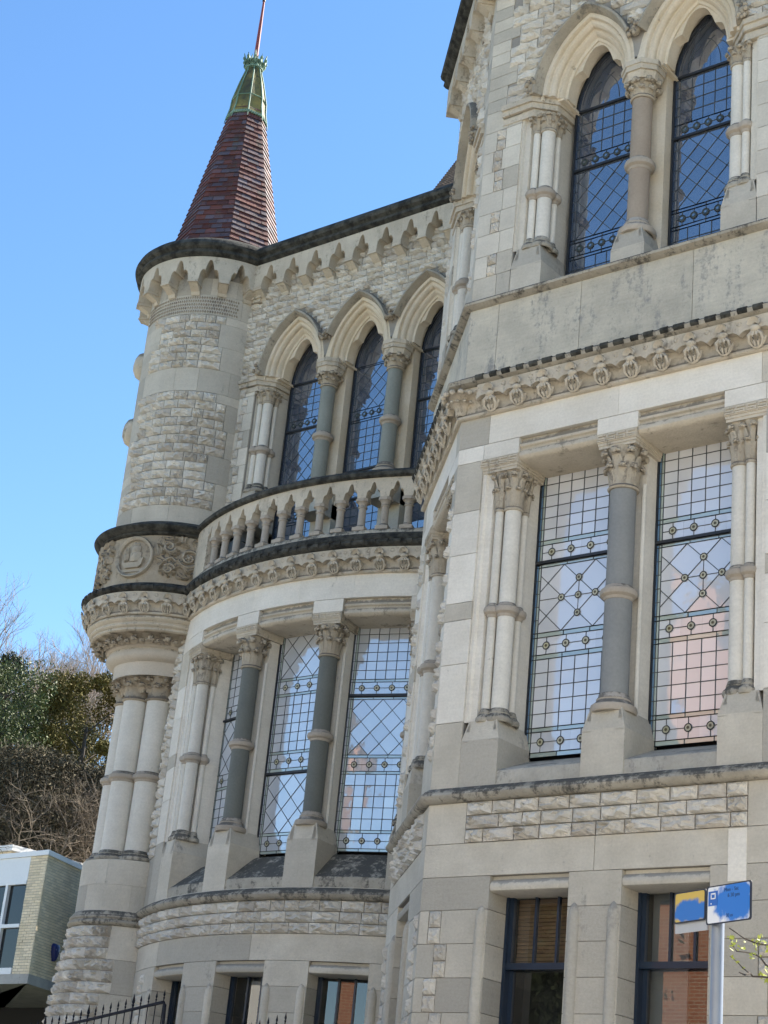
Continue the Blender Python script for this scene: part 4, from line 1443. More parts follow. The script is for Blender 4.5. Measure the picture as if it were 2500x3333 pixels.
# balustrade
bal = link('balustrade', None, B)
mb = MB(); mb.sweep(BOW, D(-34), E1, [(-.25, 10.02), (.14, 10.02), (.16, 10.05), (.15, 10.11), (.10, 10.15), (-.25, 10.15)]); mb.build('plinth_ledge', M['black'], bal, 35)
mb = MB(); mb.sweep(BOW, D(-34), E1, [(-.15, 10.151), (.095, 10.151), (.09, 10.18), (.07, 10.215), (-.15, 10.215)]); mb.build('plinth', M['ledge'], bal, 35)
mb = MB(); mb.sweep(BOW, D(-34), E1, [(-.13, 10.98), (.09, 10.98), (.12, 11.0), (.13, 11.04), (.10, 11.08), (.03, 11.12), (-.05, 11.125), (-.12, 11.08)]); mb.build('rail', M['black'], bal, 35)
f0 = Flat(0, 0, 1, 0)
m = MB()
m.box(f0, -.075, .075, -.075, .075, 0, .05)
m.lathe((0, 0), [(.07, .051), (.068, .065), (.055, .075), (.05, .09), (.046, .10), (.043, .34), (.052, .345), (.056, .36), (.048, .375), (.046, .385), (.055, .41), (.07, .43)], 14)
m.prism([(-.075, -.04), (-.04, -.075), (.04, -.075), (.075, -.04), (.075, .04), (.04, .075), (-.04, .075), (-.075, .04)], .43, .475)
balm = m.mesh('baluster', M['ring'], 40)
angs = [-22.6 + 3.98 * i for i in range(14)]
for a in angs:
    link('baluster', balm, bal, place(BOW, D(a), -.01, 10.215) @ Matrix.Rotation(random.uniform(-.05, .05), 4, 'Z') @ Matrix.Diagonal((1.2, 1.2, 1, 1)))
pn = MB()
for a, b in zip(angs, angs[1:]):
    s0, s1 = D(a), D(b)
    pn.box(BOW, s0 - .062, s0 + .062, -.08, .06, 10.69, 10.98)
    pn.plate(BOW, s0 + .062, s1 - .062, lambda t: 10.69 + .23 * cusp(t), 10.98, -.08, .059, 16)
pn.box(BOW, D(-34), D(-24.6), -.08, .06, 10.2, 10.98)
pn.plate(BOW, D(-24.6), D(angs[0]) - .062, lambda t: 10.69 + .23 * cusp(t * .5 + .0), 10.98, -.08, .059, 8)
pn.build('balustrade_panel', M['carved'], bal, 30)
mb = MB(); mb.lathe(BC, [(.1, 10.14), (4.8, 10.14)], 48); mb.build('terrace_floor', M['ledge'], B)

# ---------------- main wall behind the bow
main = link('main_wall', None, B)
ws = lambda X: X - WX
CENW = [ws(-6.60), ws(-5.305), ws(-4.01)]
ZW = 13.75
secw = [SEC_C(10.7, ZW), SEC_D(10.7, ZW), SEC_C(10.7, ZW)]
arcade(WF, 7, CENW, ZW, main, 10.65, 'green', [SEC_C(11.2, ZW)[:0] + [('grid', 10.7, 11.3), ('strip', 11.3, 11.34), ('roundels', 11.34, 11.5), ('diamond', 11.5, 12.9), ('bar', 12.9, 12.94), ('roundels', 12.94, 13.1), ('grid', 13.1, ZW - .03), ('bar', ZW - .03, ZW + .01), ('head', ZW + .01, ZW + .7)], [('grid', 10.7, 11.5), ('bar', 11.5, 11.54), ('diamond', 11.54, 11.8), ('roundels', 11.8, 11.96), ('bar', 11.96, 12.0), ('grid', 12.0, 12.8), ('strip', 12.8, 12.84), ('roundels', 12.84, 13.0), ('diamond', 13.0, ZW - .02), ('strip', ZW - .02, ZW + .01), ('head', ZW + .01, ZW + .7)], [('grid', 10.7, 12.9), ('bar', 12.9, 12.94), ('grid', 12.94, ZW - .03), ('bar', ZW - .03, ZW + .01), ('head', ZW + .01, ZW + .7)]], zoff=.2)
s_j = CENW[0] - .44
for r in range(12):
    z0 = 10.15 + r * .3; z1 = z0 + .3
    m = ('buff', 'mid', 'mid')[r % 3]
    x = ws(-7.75)
    a = x + (.10 if r % 2 else .16)
    ashlar(WF, x, a, z0, z1, main, m); ashlar(WF, a + .12, s_j - .30, z0, z1, main, 'mid' if r % 4 else 'buff')
    for q in range(2): rock(WF, a, a + .12, z0 + q * .15, z0 + (q + 1) * .15, main, .03)
for r in range(12): ashlar(WF, CENW[2] + .80, ws(-1.87), 10.15 + r * .3, 10.45 + r * .3, main, 'buff')
mb = MB(); mb.box(WF, ws(-8.3), s_j - .30, -.6, -.02, 10.1, ZW + .1); mb.box(WF, CENW[2] + .80, ws(-1.87), -.6, -.02, 10.1, ZW + .1)
mb.box(WF, ws(-8.0), ws(-1.87), -.6, -.56, 10.1, 11.0); mb.build('wall_core', M['mortar'], main)
spandrel(WF, ws(-8.0), ws(-1.87), CENW, ZW, 15.50, main, .115, .25)
mb = MB(); mb.box(WF, ws(-8.0), ws(-1.87), -.4, -.03, 15.4, 16.0); mb.build('wall_core', M['mortar'], main)
ct = link('corbel_table', None, B)
cw = [ws(-6.92 + .47 * i) for i in range(11)]
corbel_table(WF, [ws(-7.40)] + cw, 15.12, 15.31, 15.72, .20, ct, ends=(.42, .3))
mb = MB()
mb.prism([(-7.62, 4.03), (-7.36, 4.012), (-7.36, 4.5), (-7.75, 4.5)], 15.33, 15.715)
for q0, q1, d in ((15.12, 15.17, .13), (15.171, 15.235, .10), (15.236, 15.29, .05), (15.291, 15.33, .0)): mb.prism([(-7.64 + d * .5, 3.99 + d), (-7.34 - d * .6, 3.985 + d), (-7.34 - d * .6, 4.5), (-7.75, 4.5)], q0, q1)
mb.build('corner_corbel', M['carved'], ct)
mb = MB(); mb.sweep(WF, ws(-7.75), ws(-1.8), coping_prof(.18, 15.72, 16.10)); mb.build('parapet_coping', M['black'], B, 35)
roof = link('hipped_roof', None, B)
mb = MB()
n = 34
for i in range(n):                                     # tile courses of the main roof
    z0 = 16.02 + i * .105; y0 = 4.35 + i * .085; y1 = y0 + .085
    x0 = -4.55 - i * .035; x1 = 3.5; x = x0
    while x < x1:
        w = .17
        mb.quad((x + .003, y0, z0 + .03 + random.uniform(0, .006)), (min(x + w, x1), y0, z0 + .03 + random.uniform(0, .006)), (min(x + w, x1), y1, z0 + .105), (x + .003, y1, z0 + .105))
        mb.quad((x + .003, y0, z0), (min(x + w, x1), y0, z0), (min(x + w, x1), y0, z0 + .03), (x + .003, y0, z0 + .03)); x += w
    mb.quad((x0, y0, z0), (x0, y0, z0 + .03), (x0 - .2, 9.5, z0 + .03), (x0 - .2, 9.5, z0))
    mb.quad((x0, y0, z0 + .03), (x0 - .035, y1, z0 + .105), (x0 - .2, 9.5, z0 + .105), (x0 - .2, 9.5, z0 + .03))
mb.build('roof_tile', M['slate'], roof, kind='stuff')

# ---------------- round corner turret
tur = link('turret', None, B)
AC = 46.6
def TF(R, R2=None, z1=0, z2=1): return Cyl(*TC, R, R2, z1, z2, 5)
TD = lambda R, deg: rad(deg) * R
mb = MB()
mb.lathe(TC, [(1.24, .0), (.98, 3.2), (.805, 5.12)], 48)
mb.build('base_core', M['mortar'], tur, 40)
base = TF(.985, .805, 3.2, 5.12)
nr = 17; h = .158
for r in range(nr):
    z1 = 5.12 - r * h; z0 = z1 - h
    ed = (30, 30, 30, 38, 38, 38)[r % 6]
    course(base, TD(.985, -60), TD(.985, ed), z0, z1, tur, .235, .07, .0)
    if r % 3 == 0: ashlar(base, TD(.985, ed if (r % 6) else 30) , TD(.985, 92), z1 - 3 * h, z1, tur, 'buff', .012, .04)
mb = MB()
mb.lathe(TC, [(.79, 5.12), (.83, 5.12), (.865, 5.135), (.885, 5.16), (.88, 5.19), (.855, 5.20), (.85, 5.215), (.868, 5.23), (.866, 5.255), (.84, 5.27), (.835, 5.30), (.80, 5.33)], 56)
mb.build('string_course', M['ledge'], tur, 40)
dr = TF(.80)
for a0, a1 in ((-70, -10), (-10, 44), (44, 100)): ashlar(dr, TD(.8, a0), TD(.8, a1), 5.32, 5.70, tur, 'buff', 0, .06, .002)
for a0, a1 in ((-70, 15), (15, 100)): ashlar(dr, TD(.8, a0), TD(.8, a1), 5.70, 6.06, tur, 'buff', 0, .06, .002)
mb = MB(); mb.lathe(TC, [(.79, 5.3), (.79, 6.05), (.76, 6.07), (.3, 6.075)], 56); mb.build('drum_core', M['buff'], tur, 40)
clus = link('shaft_cluster', None, B)
rings, bases = MB(), MB()
for k in range(8):
    a = rad(AC - 4 + 45 * k); p = (TC[0] + .50 * math.sin(a), TC[1] - .50 * math.cos(a))
    for z0, z1, r0, r1 in ((6.14, 7.30, .190, .186), (7.30, 8.53, .186, .182)):
        mb = MB(); mb.lathe(p, [(r0, z0), (r1, z1)], 28); mb.build('shaft', M['shaft'], clus, 40)
    rings.lathe(p, [(.185 + q, 7.33 + w) for q, w in RING], 26)
    bases.lathe(p, [(.19 + q * .9, 6.10 + w * .8) for q, w in BASEP], 26)
mb = MB(); mb.lathe(TC, [(.42, 6.05), (.42, 8.6)], 24); mb.build('shaft_core', M['shaft'], clus)
rings.build('annulet', M['ring'], clus, 40); bases.build('base', M['ledge'], clus, 40)
mb = MB()
for k in range(8):
    a = rad(AC - 4 + 45 * k); p = (TC[0] + .50 * math.sin(a), TC[1] - .50 * math.cos(a))
    mb.lathe(p, [(.182, 8.48), (.20, 8.485), (.215, 8.505), (.20, 8.525), (.185, 8.54), (.19, 8.64), (.23, 8.76), (.26, 8.84)], 22)
rnd = random.Random(5)
for k in range(40):
    a = 2 * math.pi * k / 40 + rnd.uniform(-.03, .03)
    leaf(mb, a, .62, 8.60, .76, 8.72 + rnd.uniform(-.02, .02), .085, .03, 0, TC)
    leaf(mb, a + .08, .62, 8.68, .80, 8.82, .085, .03, 0, TC)
    crocket(mb, a + .04, .735 + rnd.uniform(-.02, .03), 8.70 + (.075 if k % 2 else 0) + rnd.uniform(-.02, .02), .040, rnd, TC)
mb.build('foliage_capital', M['carved_dark'], clus, 50)
mb = MB()
mb.lathe(TC, [(.60, 8.83), (.785, 8.835), (.79, 8.86), (.785, 9.0), (.80, 9.04), (.85, 9.06), (.90, 9.09), (.925, 9.13), (.93, 9.17), (.905, 9.215), (.90, 9.23), (.93, 9.245), (.94, 9.26), (.96, 9.27)], 64)
mb.build('turret_neck', M['neck'], tur, 40)
mb = MB()
mb.lathe(TC, [(.95, 9.26), (.97, 9.30), (1.05, 9.36), (1.17, 9.40)], 64)
for k in range(26):
    a = 2 * math.pi * k / 26
    leaf(mb, a, .99, 9.25, 1.19, 9.36, .13, .01, 0, TC)
    leaf(mb, a - .10, 1.0, 9.24, 1.14, 9.33, .07, .02, 0, TC)
    crocket(mb, a + .05, 1.10, 9.315, .045, rnd, TC)
    crocket(mb, a + .16, 1.07, 9.29, .036, rnd, TC)
mb.build('leaf_band', M['carved_dark'], tur, 50)
mb = MB()
mb.lathe(TC, [(1.15, 9.395), (1.19, 9.40), (1.21, 9.415), (1.205, 9.435), (1.19, 9.44), (1.195, 9.455), (1.225, 9.465), (1.24, 9.485), (1.235, 9.505), (1.22, 9.512), (1.225, 9.53), (1.265, 9.55), (1.285, 9.575), (1.275, 9.60), (1.25, 9.61), (1.24, 9.63)], 72)
mb.build('turret_moulding', M['carved'], tur, 40)
tcor = link('cornice', None, B)
tf = TF(1.24)
cornice(tf, TD(1.24, -80), TD(1.24, 112), 9.62, TD(1.24, 14.4), tcor, ledge='black', first=TD(1.24, 6))
mb = MB(); mb.lathe(TC, [(1.2, 9.6), (1.235, 10.0), (1.235, 10.95)], 72); mb.build('frieze_wall', M['carved_dark'], tur, 40)
# carved frieze: ship medallion among vine scrolls
fr_ = TF(1.235)
fz = link('carved_frieze', None, B)
cs, cz = TD(1.235, 11), 10.55
mb = MB()
rows = []
for j in range(33):
    t = 2 * math.pi * j / 32
    rows.append([fr_.p(cs + r * math.cos(t), n, cz + r * math.sin(t)) for r, n in ((.335, .0), (.335, .045), (.322, .065), (.305, .06), (.295, .045), (.28, .04), (.275, .005))])
mb.grid(rows); mb.build('medallion_ring', M['frieze'], fz, 40)
ship = MB()
def relief(poly, n0, n1):
    a = [fr_.p(cs + x, n1, cz + z) for x, z in poly]; b = [fr_.p(cs + x, n0, cz + z) for x, z in poly]
    ship.quad(*a)
    for i in range(len(poly)):
        k = (i + 1) % len(poly); ship.quad(a[i], b[i], b[k], a[k])
relief([(-.19, -.05), (-.15, -.05), (-.14, -.09), (.10, -.09), (.12, -.04), (.185, -.02), (.16, -.13), (.11, -.175), (-.12, -.175), (-.17, -.12)], 0, .055)
relief([(-.24, -.185), (.24, -.185), (.20, -.235), (-.20, -.235)], 0, .035)
relief([(-.006, -.09), (.010, -.09), (.008, .245), (-.004, .245)], 0, .03)
relief([(-.125, -.06), (-.113, -.06), (-.113, .17), (-.125, .17)], 0, .025)
for x0, x1, z0, z1 in ((-.075, .125, -.06, .07), (-.055, .10, .08, .175), (-.17, -.09, -.03, .06), (-.155, -.095, .07, .135), (-.03, .07, .185, .225)):
    rows = []
    for i in range(7):
        t = i / 6
        rows.append([fr_.p(cs + x0 + (x1 - x0) * t, .02 + .055 * math.sin(math.pi * t) * (.4 + .6 * math.sin(math.pi * (.15 + .7 * u))), cz + z0 + (z1 - z0) * u - .02 * math.sin(math.pi * t) * (1 - u)) for u in (0, .25, .5, .75, 1)])
    ship.grid(rows)
ship.build('ship_relief', M['frieze'], fz, 40)
sc = MB()
def vine(pts, r): sc.tube([fr_.p(s_, .035, z_) for s_, z_ in pts], r, 6)
def spiral(s_, z_, r, turns, sg, ph):
    P = []
    for i in range(26):
        t = i / 25; a = ph + sg * t * turns * 2 * math.pi; q = r * (1 - t * .78)
        P.append((s_ + q * math.cos(a), z_ + q * math.sin(a)))
    vine(P, [.030 - .010 * i / 25 for i in range(26)])
    rl = random.Random(int(s_ * 1000))
    for i in range(7):
        a = ph + sg * (i / 7) * 2 * math.pi
        b0, b1 = r * 1.0, r * rl.uniform(1.3, 1.6)
        lobes(s_ + b0 * math.cos(a), z_ + b0 * math.sin(a), a + sg * .7, r * .8)
    c = fr_.p(s_, .03, z_); sc.ball(c, r * .2, (1, 1, 1), 8, 5)
    for i in range(5):
        a = i * 1.256 + ph; sc.ball(fr_.p(s_ + r * .26 * math.cos(a), .03, z_ + r * .26 * math.sin(a)), r * .12, (1, 1, 1), 6, 4)
def lobes(s_, z_, a, L):
    rows = []
    for i in range(6):
        t = i / 5; w = L * .34 * math.sin(math.pi * (.12 + .8 * t)) * (1.25 if i % 2 else .8)
        x, z = s_ + L * t * math.cos(a + .5 * t), z_ + L * t * math.sin(a + .5 * t)
        nx, nz = -math.sin(a + .5 * t), math.cos(a + .5 * t)
        zz = lambda q: max(10.21, min(10.89, q))
        rows.append([fr_.p(x + nx * w, .006, zz(z + nz * w)), fr_.p(x + nx * w * .4, .068, zz(z + nz * w * .4)), fr_.p(x, .035, zz(z)), fr_.p(x - nx * w * .4, .068, zz(z - nz * w * .4)), fr_.p(x - nx * w, .006, zz(z - nz * w))])
    sc.grid(rows)
for s0 in (TD(1.235, 51), TD(1.235, -26), TD(1.235, 86)):
    sc = MB()
    spiral(s0, 10.57, .165, 1.7, 1, rad(200)); spiral(s0 - .30, 10.72, .095, 1.4, -1, rad(-20)); spiral(s0 - .28, 10.36, .09, 1.4, 1, 0); spiral(s0 + .24, 10.70, .08, 1.3, 1, 1); spiral(s0 + .22, 10.36, .08, 1.3, -1, 2)
    vine([(s0 - .42, 10.40), (s0 - .36, 10.50), (s0 - .25, 10.55), (s0 - .10, 10.42), (s0, 10.37), (s0 + .1, 10.41)], .022)
    vine([(s0 - .45, 10.75), (s0 - .38, 10.66), (s0 - .28, 10.60), (s0 - .18, 10.66)], .02)
    for x, z, a in ((-.42, 10.30, .3), (-.40, 10.83, -.4), (-.12, 10.78, 1.2), (-.15, 10.30, -.8), (.02, 10.82, .2), (.05, 10.28, .2), (.27, 10.52, 1.4), (-.05, 10.45, 3.0), (-.44, 10.56, 1.3), (.12, 10.85, -.3), (-.33, 10.45, 2.2)):
        lobes(s0 + x, z, a, .20)
    sc.build('vine_scroll', M['frieze'], fz, 60)
mb = MB()
mb.lathe(TC, [(1.22, 10.90), (1.27, 10.905), (1.30, 10.93), (1.29, 10.95), (1.33, 10.965), (1.38, 10.99), (1.40, 11.02), (1.385, 11.05), (1.34, 11.065), (1.30, 11.09), (1.18, 11.16), (1.10, 11.19)], 72)
mb.build('string_course', M['black'], tur, 40)
up = TF(1.105)
mb = MB(); mb.lathe(TC, [(1.095, 11.1), (1.095, 15.8)], 64); mb.build('drum_core', M['mortar'], tur, 40)
U = lambda deg: TD(1.105, deg)
def ring_blocks(z0, z1, cuts):
    for a, b in zip(cuts, cuts[1:]): ashlar(up, U(a), U(b), z0, z1, tur, 'buff', 0.008, .05, .002)
ring_blocks(11.17, 11.46, [-60, -5, 30, 80])
ring_blocks(13.42, 13.83, [-60, -18, 18, 38, 64, 82])
hc = (13.42 - 11.46) / 13
for r in range(13):
    z0 = 11.46 + r * hc
    q = (r // 2) % 3
    l, rr = (-22, -14, -18)[q], (64, 55, 68)[(r // 3) % 3]
    course(up, U(l), U(rr), z0, z0 + hc, tur, .26, .05, .0)
    if r % 3 == 0:
        e = min(13.42, z0 + 3 * hc)
        ashlar(up, U((64, 55, 68)[(r // 3) % 3]), U(84), z0, e, tur, 'buff', .008, .05, .002)
    ashlar(up, U(-60), U(l), z0, z0 + hc, tur, 'buff', .008, .05, .001)
hc = (14.79 - 13.83) / 7
for r in range(7):
    z0 = 13.83 + r * hc
    l, rr = (-14, -4)[(r // 3) % 2], (54, 50)[(r // 3) % 2]
    course(up, U(l), U(rr), z0, z0 + hc, tur, .25, .05, .0)
    ashlar(up, U(-60), U(l), z0, z0 + hc, tur, 'buff', .008, .05, .001)
    if r % 3 == 0: ashlar(up, U(rr), U(84), z0, min(14.79, z0 + 3 * hc), tur, 'buff', .008, .05, .002)
ring_blocks(14.79, 15.15, [-60, 0, 66, 84])
ring_blocks(15.15, 15.45, [-60, -5, 38, 60, 84])
mb = MB()                                              # carved diaper band
for j in range(5):
    for i in range(46):
        a = -30 + i * 2.05 + (1.02 if j % 2 else 0); z = 14.84 + j * .062
        if a > 63: continue
        s_ = U(a); w = .017
        P = [up.p(s_ - w, .009, z), up.p(s_, .009, z - .028), up.p(s_ + w, .009, z), up.p(s_, .009, z + .028)]; t = up.p(s_, .028, z)
        for q in range(4): mb.quad(P[q], P[(q + 1) % 4], t)
mb.build('diaper_band', M['carved_dark'], tur, kind='stuff')
for z in (14.25, 13.05):                               # moulded hoods of the slits on the far side
    mb = MB()
    c = up.p(U(-46), -.02, z)
    mb.lathe((0, 0), [(.001, -.26), (.05, -.25), (.12, -.20), (.165, -.10), (.17, .0), (.155, .10), (.11, .19), (.05, .23), (.001, .24)], 16)
    mb.v = [(c[0] + x, c[1] + y, c[2] + q) for x, y, q in mb.v]
    mb.build('slit_hood', M['carved'], tur, 50)
tct = link('corbel_table', None, B)
corbel_table(up, [U(a) for a in (-61.8, -40, -18.2, 3.5, 25.6, 47.4, 69)], 15.12, 15.31, 15.72, .24, tct, ends=(.1, .28))
mb = MB(); pr = coping_prof(.24, 15.72, 16.10)
mb.lathe(TC, [(1.105 + n, z) for n, z in pr], 72); mb.build('parapet_coping', M['black'], tur, 35)

# spire
sp = link('spire', None, B)
ZT0, ZT1, RT0, RT1 = 16.15, 19.45, .985, .293
def spr(z): return RT0 + (RT1 - RT0) * (z - ZT0) / (ZT1 - ZT0)
mb = MB()
mb.lathe(TC, [(spr(z) - .03, z) for z in (16.0, 19.5)], 8, rad(AC), rad(AC + 360)); mb.build('spire_core', M['slate'], sp)
nc = 32; hc = (ZT1 - ZT0) / nc
rnd = random.Random(11)
for j in range(nc):
    z0, z1 = ZT0 + j * hc, ZT0 + (j + 1) * hc
    for k in range(8):
        a0, a1 = rad(AC + 45 * k), rad(AC + 45 * (k + 1)); am = (a0 + a1) / 2
        c = lambda a, r, z: Vector((TC[0] + r * math.sin(a), TC[1] - r * math.cos(a), z))
        A, Bv = c(a0, spr(z0) + .012, z0), c(a1, spr(z0) + .012, z0)
        C_, D_ = c(a1, spr(z1) - .004, z1 + .012), c(a0, spr(z1) - .004, z1 + .012)
        wd_ = (A - Bv).length; n = max(1, round(wd_ / .185)); cut = [0]
        off = .5 if j % 2 else 0
        cut = sorted({0, 1} | {min(.999, max(0.001, (i + off) / n + rnd.uniform(-.02, .02))) for i in range(0 if off else 1, n)})
        cut = [x for i, x in enumerate(cut) if i == 0 or x - cut[i - 1] > .05]; cut[-1] = 1
        out = (math.sin(am), -math.cos(am), .2)
        for t0, t1 in zip(cut, cut[1:]):
            lift = rnd.uniform(0, .008); g = .003 / wd_
            o = Vector((math.sin(am), -math.cos(am), .3)) * (.004 + lift)
            q0, q1 = A.lerp(Bv, t0 + g) + o, A.lerp(Bv, t1 - g) + o
            q2, q3 = D_.lerp(C_, t1 - g), D_.lerp(C_, t0 + g)
            d = Vector((math.sin(am), -math.cos(am), .3)) * .016
            mb = MB()
            mb.quad(q0, q1, q2, q3); mb.quad(q0 - d, q1 - d, q1, q0); mb.quad(q0 - d, q0, q3, q3 - d); mb.quad(q1, q1 - d, q2 - d, q2)
            piece('roof_tile', mb, None, M['tile'], sp, out, t1 * wd_ - t0 * wd_)
cap = link('copper_cap', None, B)
mb = MB(); A8 = (8, rad(AC), rad(AC + 360))
mb.lathe(TC, [(.355, 19.25), (.33, 19.36), (.305, 19.46), (.292, 19.66), (.205, 20.05), (.12, 20.36)], *A8); mb.build('copper_sheet', M['copper'], cap)
mb = MB()
for k in range(8):
    a = rad(AC + 45 * k); f = lambda r, z: (TC[0] + r * math.sin(a), TC[1] - r * math.cos(a), z)
    mb.tube([f(.385, 19.14), f(.36, 19.25), f(.315, 19.46), f(.302, 19.66), f(.215, 20.05), f(.13, 20.36)], [.005, .013, .014, .014, .013, .012], 6)
    am = rad(AC + 45 * k + 22.5)
    for q in range(6):                                  # scalloped skirt
        t = (q + .5) / 6; aa = rad(AC + 45 * k + 45 * t); rr = .35 * math.cos(rad(22.5)) / math.cos(aa - am)
        mb.ball((TC[0] + rr * math.sin(aa), TC[1] - rr * math.cos(aa), 19.26), .030, (1, 1, 1.1), 6, 4)
mb.lathe(TC, [(.30, 19.64), (.315, 19.655), (.30, 19.67)], *A8)
mb.build('copper_ribs', M['copper_pale'], cap, 40)
mb = MB()
mb.lathe(TC, [(.12, 20.33), (.16, 20.345), (.165, 20.37), (.13, 20.39), (.13, 20.47), (.165, 20.50), (.15, 20.52), (.05, 20.54)], 20)
for k in range(10):
    a = 2 * math.pi * k / 10 + .1
    f = lambda r, z, o=0: (TC[0] + r * math.sin(a + o), TC[1] - r * math.cos(a + o), z)
    mb.tube([f(.14, 20.36), f(.19, 20.44), f(.185, 20.52), f(.215, 20.60 + .04 * (k % 2))], [.018, .022, .024, .006], 5)
    mb.tube([f(.15, 20.38), f(.175, 20.46, .2), f(.165, 20.54, .3), f(.19, 20.57, .35)], [.012, .016, .012, .004], 5)
    mb.ball(f(.205, 20.53), .026, (1, 1, 1.3), 6, 4)
mb.tube([(TC[0] + .17, TC[1] - .1, 20.36), (TC[0] + .24, TC[1] - .16, 20.27)], [.012, .006], 5)
mb.ball((TC[0] + .245, TC[1] - .165, 20.265), .022)
mb.build('copper_crown', M['copper_pale'], cap, 50)
mb = MB(); mb.tube([(*TC, 20.5), (*TC, 21.3), (*TC, 21.86), (*TC, 22.8)], [.042, .030, .020, .010], 10); mb.build('finial_rod', M['rust'], cap, 40)
mb = MB(); mb.lathe(TC, [(.05, 20.55), (.06, 20.57), (.05, 20.60), (.04, 20.63)], 12); mb.lathe(TC, [(.008, 21.84), (.03, 21.86), (.03, 21.89), (.008, 21.91)], 10); mb.build('finial_collar', M['iron'], cap, 40)

# ================================================================== surroundings
def ray_on(fr, px, py, n=0.0):
    """where the view line of a photo pixel meets a flat frame: (s, z)"""
    r = RIGHT * ((px - 1250) / FPX) - UP * ((py - 1666.5) / FPX) + FWD
    o = fr.p(0, n, 0); t = ((o[0] - CAMP.x) * fr.out[0] + (o[1] - CAMP.y) * fr.out[1]) / (r.x * fr.out[0] + r.y * fr.out[1])
    q = CAMP + r * t
    return (q.x - fr.o[0]) * fr.d[0] + (q.y - fr.o[1]) * fr.d[1], q.z

# ---------------- ground
def sheet(name, mat, x0, x1, y0, y1, z):
    m = MB(); m.quad((x0, y0, z), (x1, y0, z), (x1, y1, z), (x0, y1, z)); return m.build(name, mat, None, kind='structure')
sheet('ground', M['grass'], -1500, 1500, -1500, 1500, -.12)
sheet('road', M['asphalt'], -200, 200, -13.2, -6.8, -.10)
m = MB(); f0 = Flat(0, 0, 1, 0); m.box(f0, -200, 200, 6.7, -6, -.119, 0); m.build('pavement', M['paving'], None, kind='structure')
m = MB(); m.box(f0, -200, 200, 13.3, 18.9, -.119, 0); m.build('pavement', M['paving'], None, kind='structure')
# hill behind on the left
m = MB(); rows = []
for i in range(25):
    row = []
    for j in range(25):
        x, y = -110 + i * 3.6, 22 + j * 7
        d = math.hypot(x - CAMP.x, y - CAMP.y)
        z = max(-.2, (d - 46) * .16) * min(1, max(0, (-16 - x) / 8)) + .6 * noise.noise((x * .06, y * .06, 0))
        row.append((x, y, z))
    rows.append(row)
m.grid(rows); m.build('hill', M['grass'], None, 60, kind='structure')

# ---------------- cream brick office on the left
cz1 = at(157, 2783, 46); cz0 = at(86, 3169, 46)
NB = thing('brick_office', 'low modern pale brick block with white coping and white framed window beside the turret', 'building', (cz1.x, cz1.y, 0))
lf = Flat(cz1.x - .998 * 12, cz1.y + .06 * 12, .998, -.06)
rf = Flat(cz1.x, cz1.y, -.352, .936)
zt, zb_ = cz1.z, cz0.z
def nb(mb, name, mat, **k): return mb.build(name, mat, NB, k.pop('smooth', None), **k)
def to_local(o):
    o.matrix_parent_inverse = Matrix.Translation((-cz1.x, -cz1.y, 0)); return o
m = MB(); m.box(lf, 11.30, 11.85, -.3, -.012, zb_, zt); m.box(rf, .17, 7, -.3, -.012, zb_, zt); wall_ob = to_local(nb(m, 'wall', M['mortar_grey']))
nc = 42; h = (zt - zb_) / nc
def brick(fr, s0, s1, z0, z1):
    m = MB(); g = .005
    j = random.uniform(-.002, .003)
    m.box(fr, s0 + g, s1 - g, -.03, j, z0 + g, z1 - g)
    a = fr.ang(0); piece('brick', m, None, M['brick_cream'], wall_ob, (fr.out[0], fr.out[1], 0), s1 - s0)
for r in range(nc):
    z0, z1 = zb_ + r * h, zb_ + (r + 1) * h
    for fr, a, b in ((lf, 11.30, 12.0), (rf, 0, 2.8)):
        x = a + (.115 if r % 2 else .23) if fr is rf else a + (.23 if r % 2 else .115)
        if fr is rf and r % 2 == 0: x = a + .225
        prev = a
        while prev < b - .02:
            e = min(x, b)
            if b - e < .06: e = b
            brick(fr, prev, e, z0, z1); prev = e; x += .225
m = MB()
P5 = [lf.p(0, 0, 0)[:2], lf.p(12, 0, 0)[:2], rf.p(7, 0, 0)[:2]]
m.path(P5, [(-.4, zt + .002), (.04, zt + .002), (.04, zt + .13), (-.4, zt + .15)]); to_local(nb(m, 'coping', M['white_paint']))
m = MB(); m.path(P5, [(-6, zb_ - .24), (.02, zb_ - .24), (.02, zb_ - .003), (-6, zb_ - .003)]); to_local(nb(m, 'floor_slab', M['concrete']))
m = MB(); m.box(lf, 0, 11.295, -.3, .0, zt - .62, zt); to_local(nb(m, 'fascia_panel', M['white_paint']))
m = MB()
zw1, zw0, zm = zt - .62, zb_ + .16, zb_ + 1.18
m.box(lf, 0, 11.295, -.12, .02, zw1 - .09, zw1); m.box(lf, 0, 11.295, -.12, .03, zb_, zw0); m.box(lf, 0, 11.295, -.12, .02, zm, zm + .09)
for k in range(7): m.box(lf, 10.45 - k * 1.6, 10.55 - k * 1.6, -.119, .021, zw0, zw1 - .09)
to_local(nb(m, 'window_frame', M['white_paint']))
m = MB(); m.box(lf, 0, 11.29, -.09, -.07, zw0, zw1 - .08); to_local(nb(m, 'window_glass', M['dark_glass']))
m = MB(); m.box(lf, 0, 11.9, -4, -3.9, 0, zb_ - .25); m.box(rf, 2.5, 7, -.4, -.3, 0, zb_ - .25); to_local(nb(m, 'recessed_wall', M['void_shade']))
m = MB(); m.prism([lf.p(0, -.35, 0)[:2], lf.p(11.8, -.35, 0)[:2], rf.p(6.8, -.35, 0)[:2], (cz1.x - 14, cz1.y + 7)], zb_ - .2, zt + .05); to_local(nb(m, 'roof_slab', M['concrete']))
m = MB(); pr = at(60, 2760, 49.5); f2 = Flat(pr.x - 8, pr.y + .5, .998, -.06)
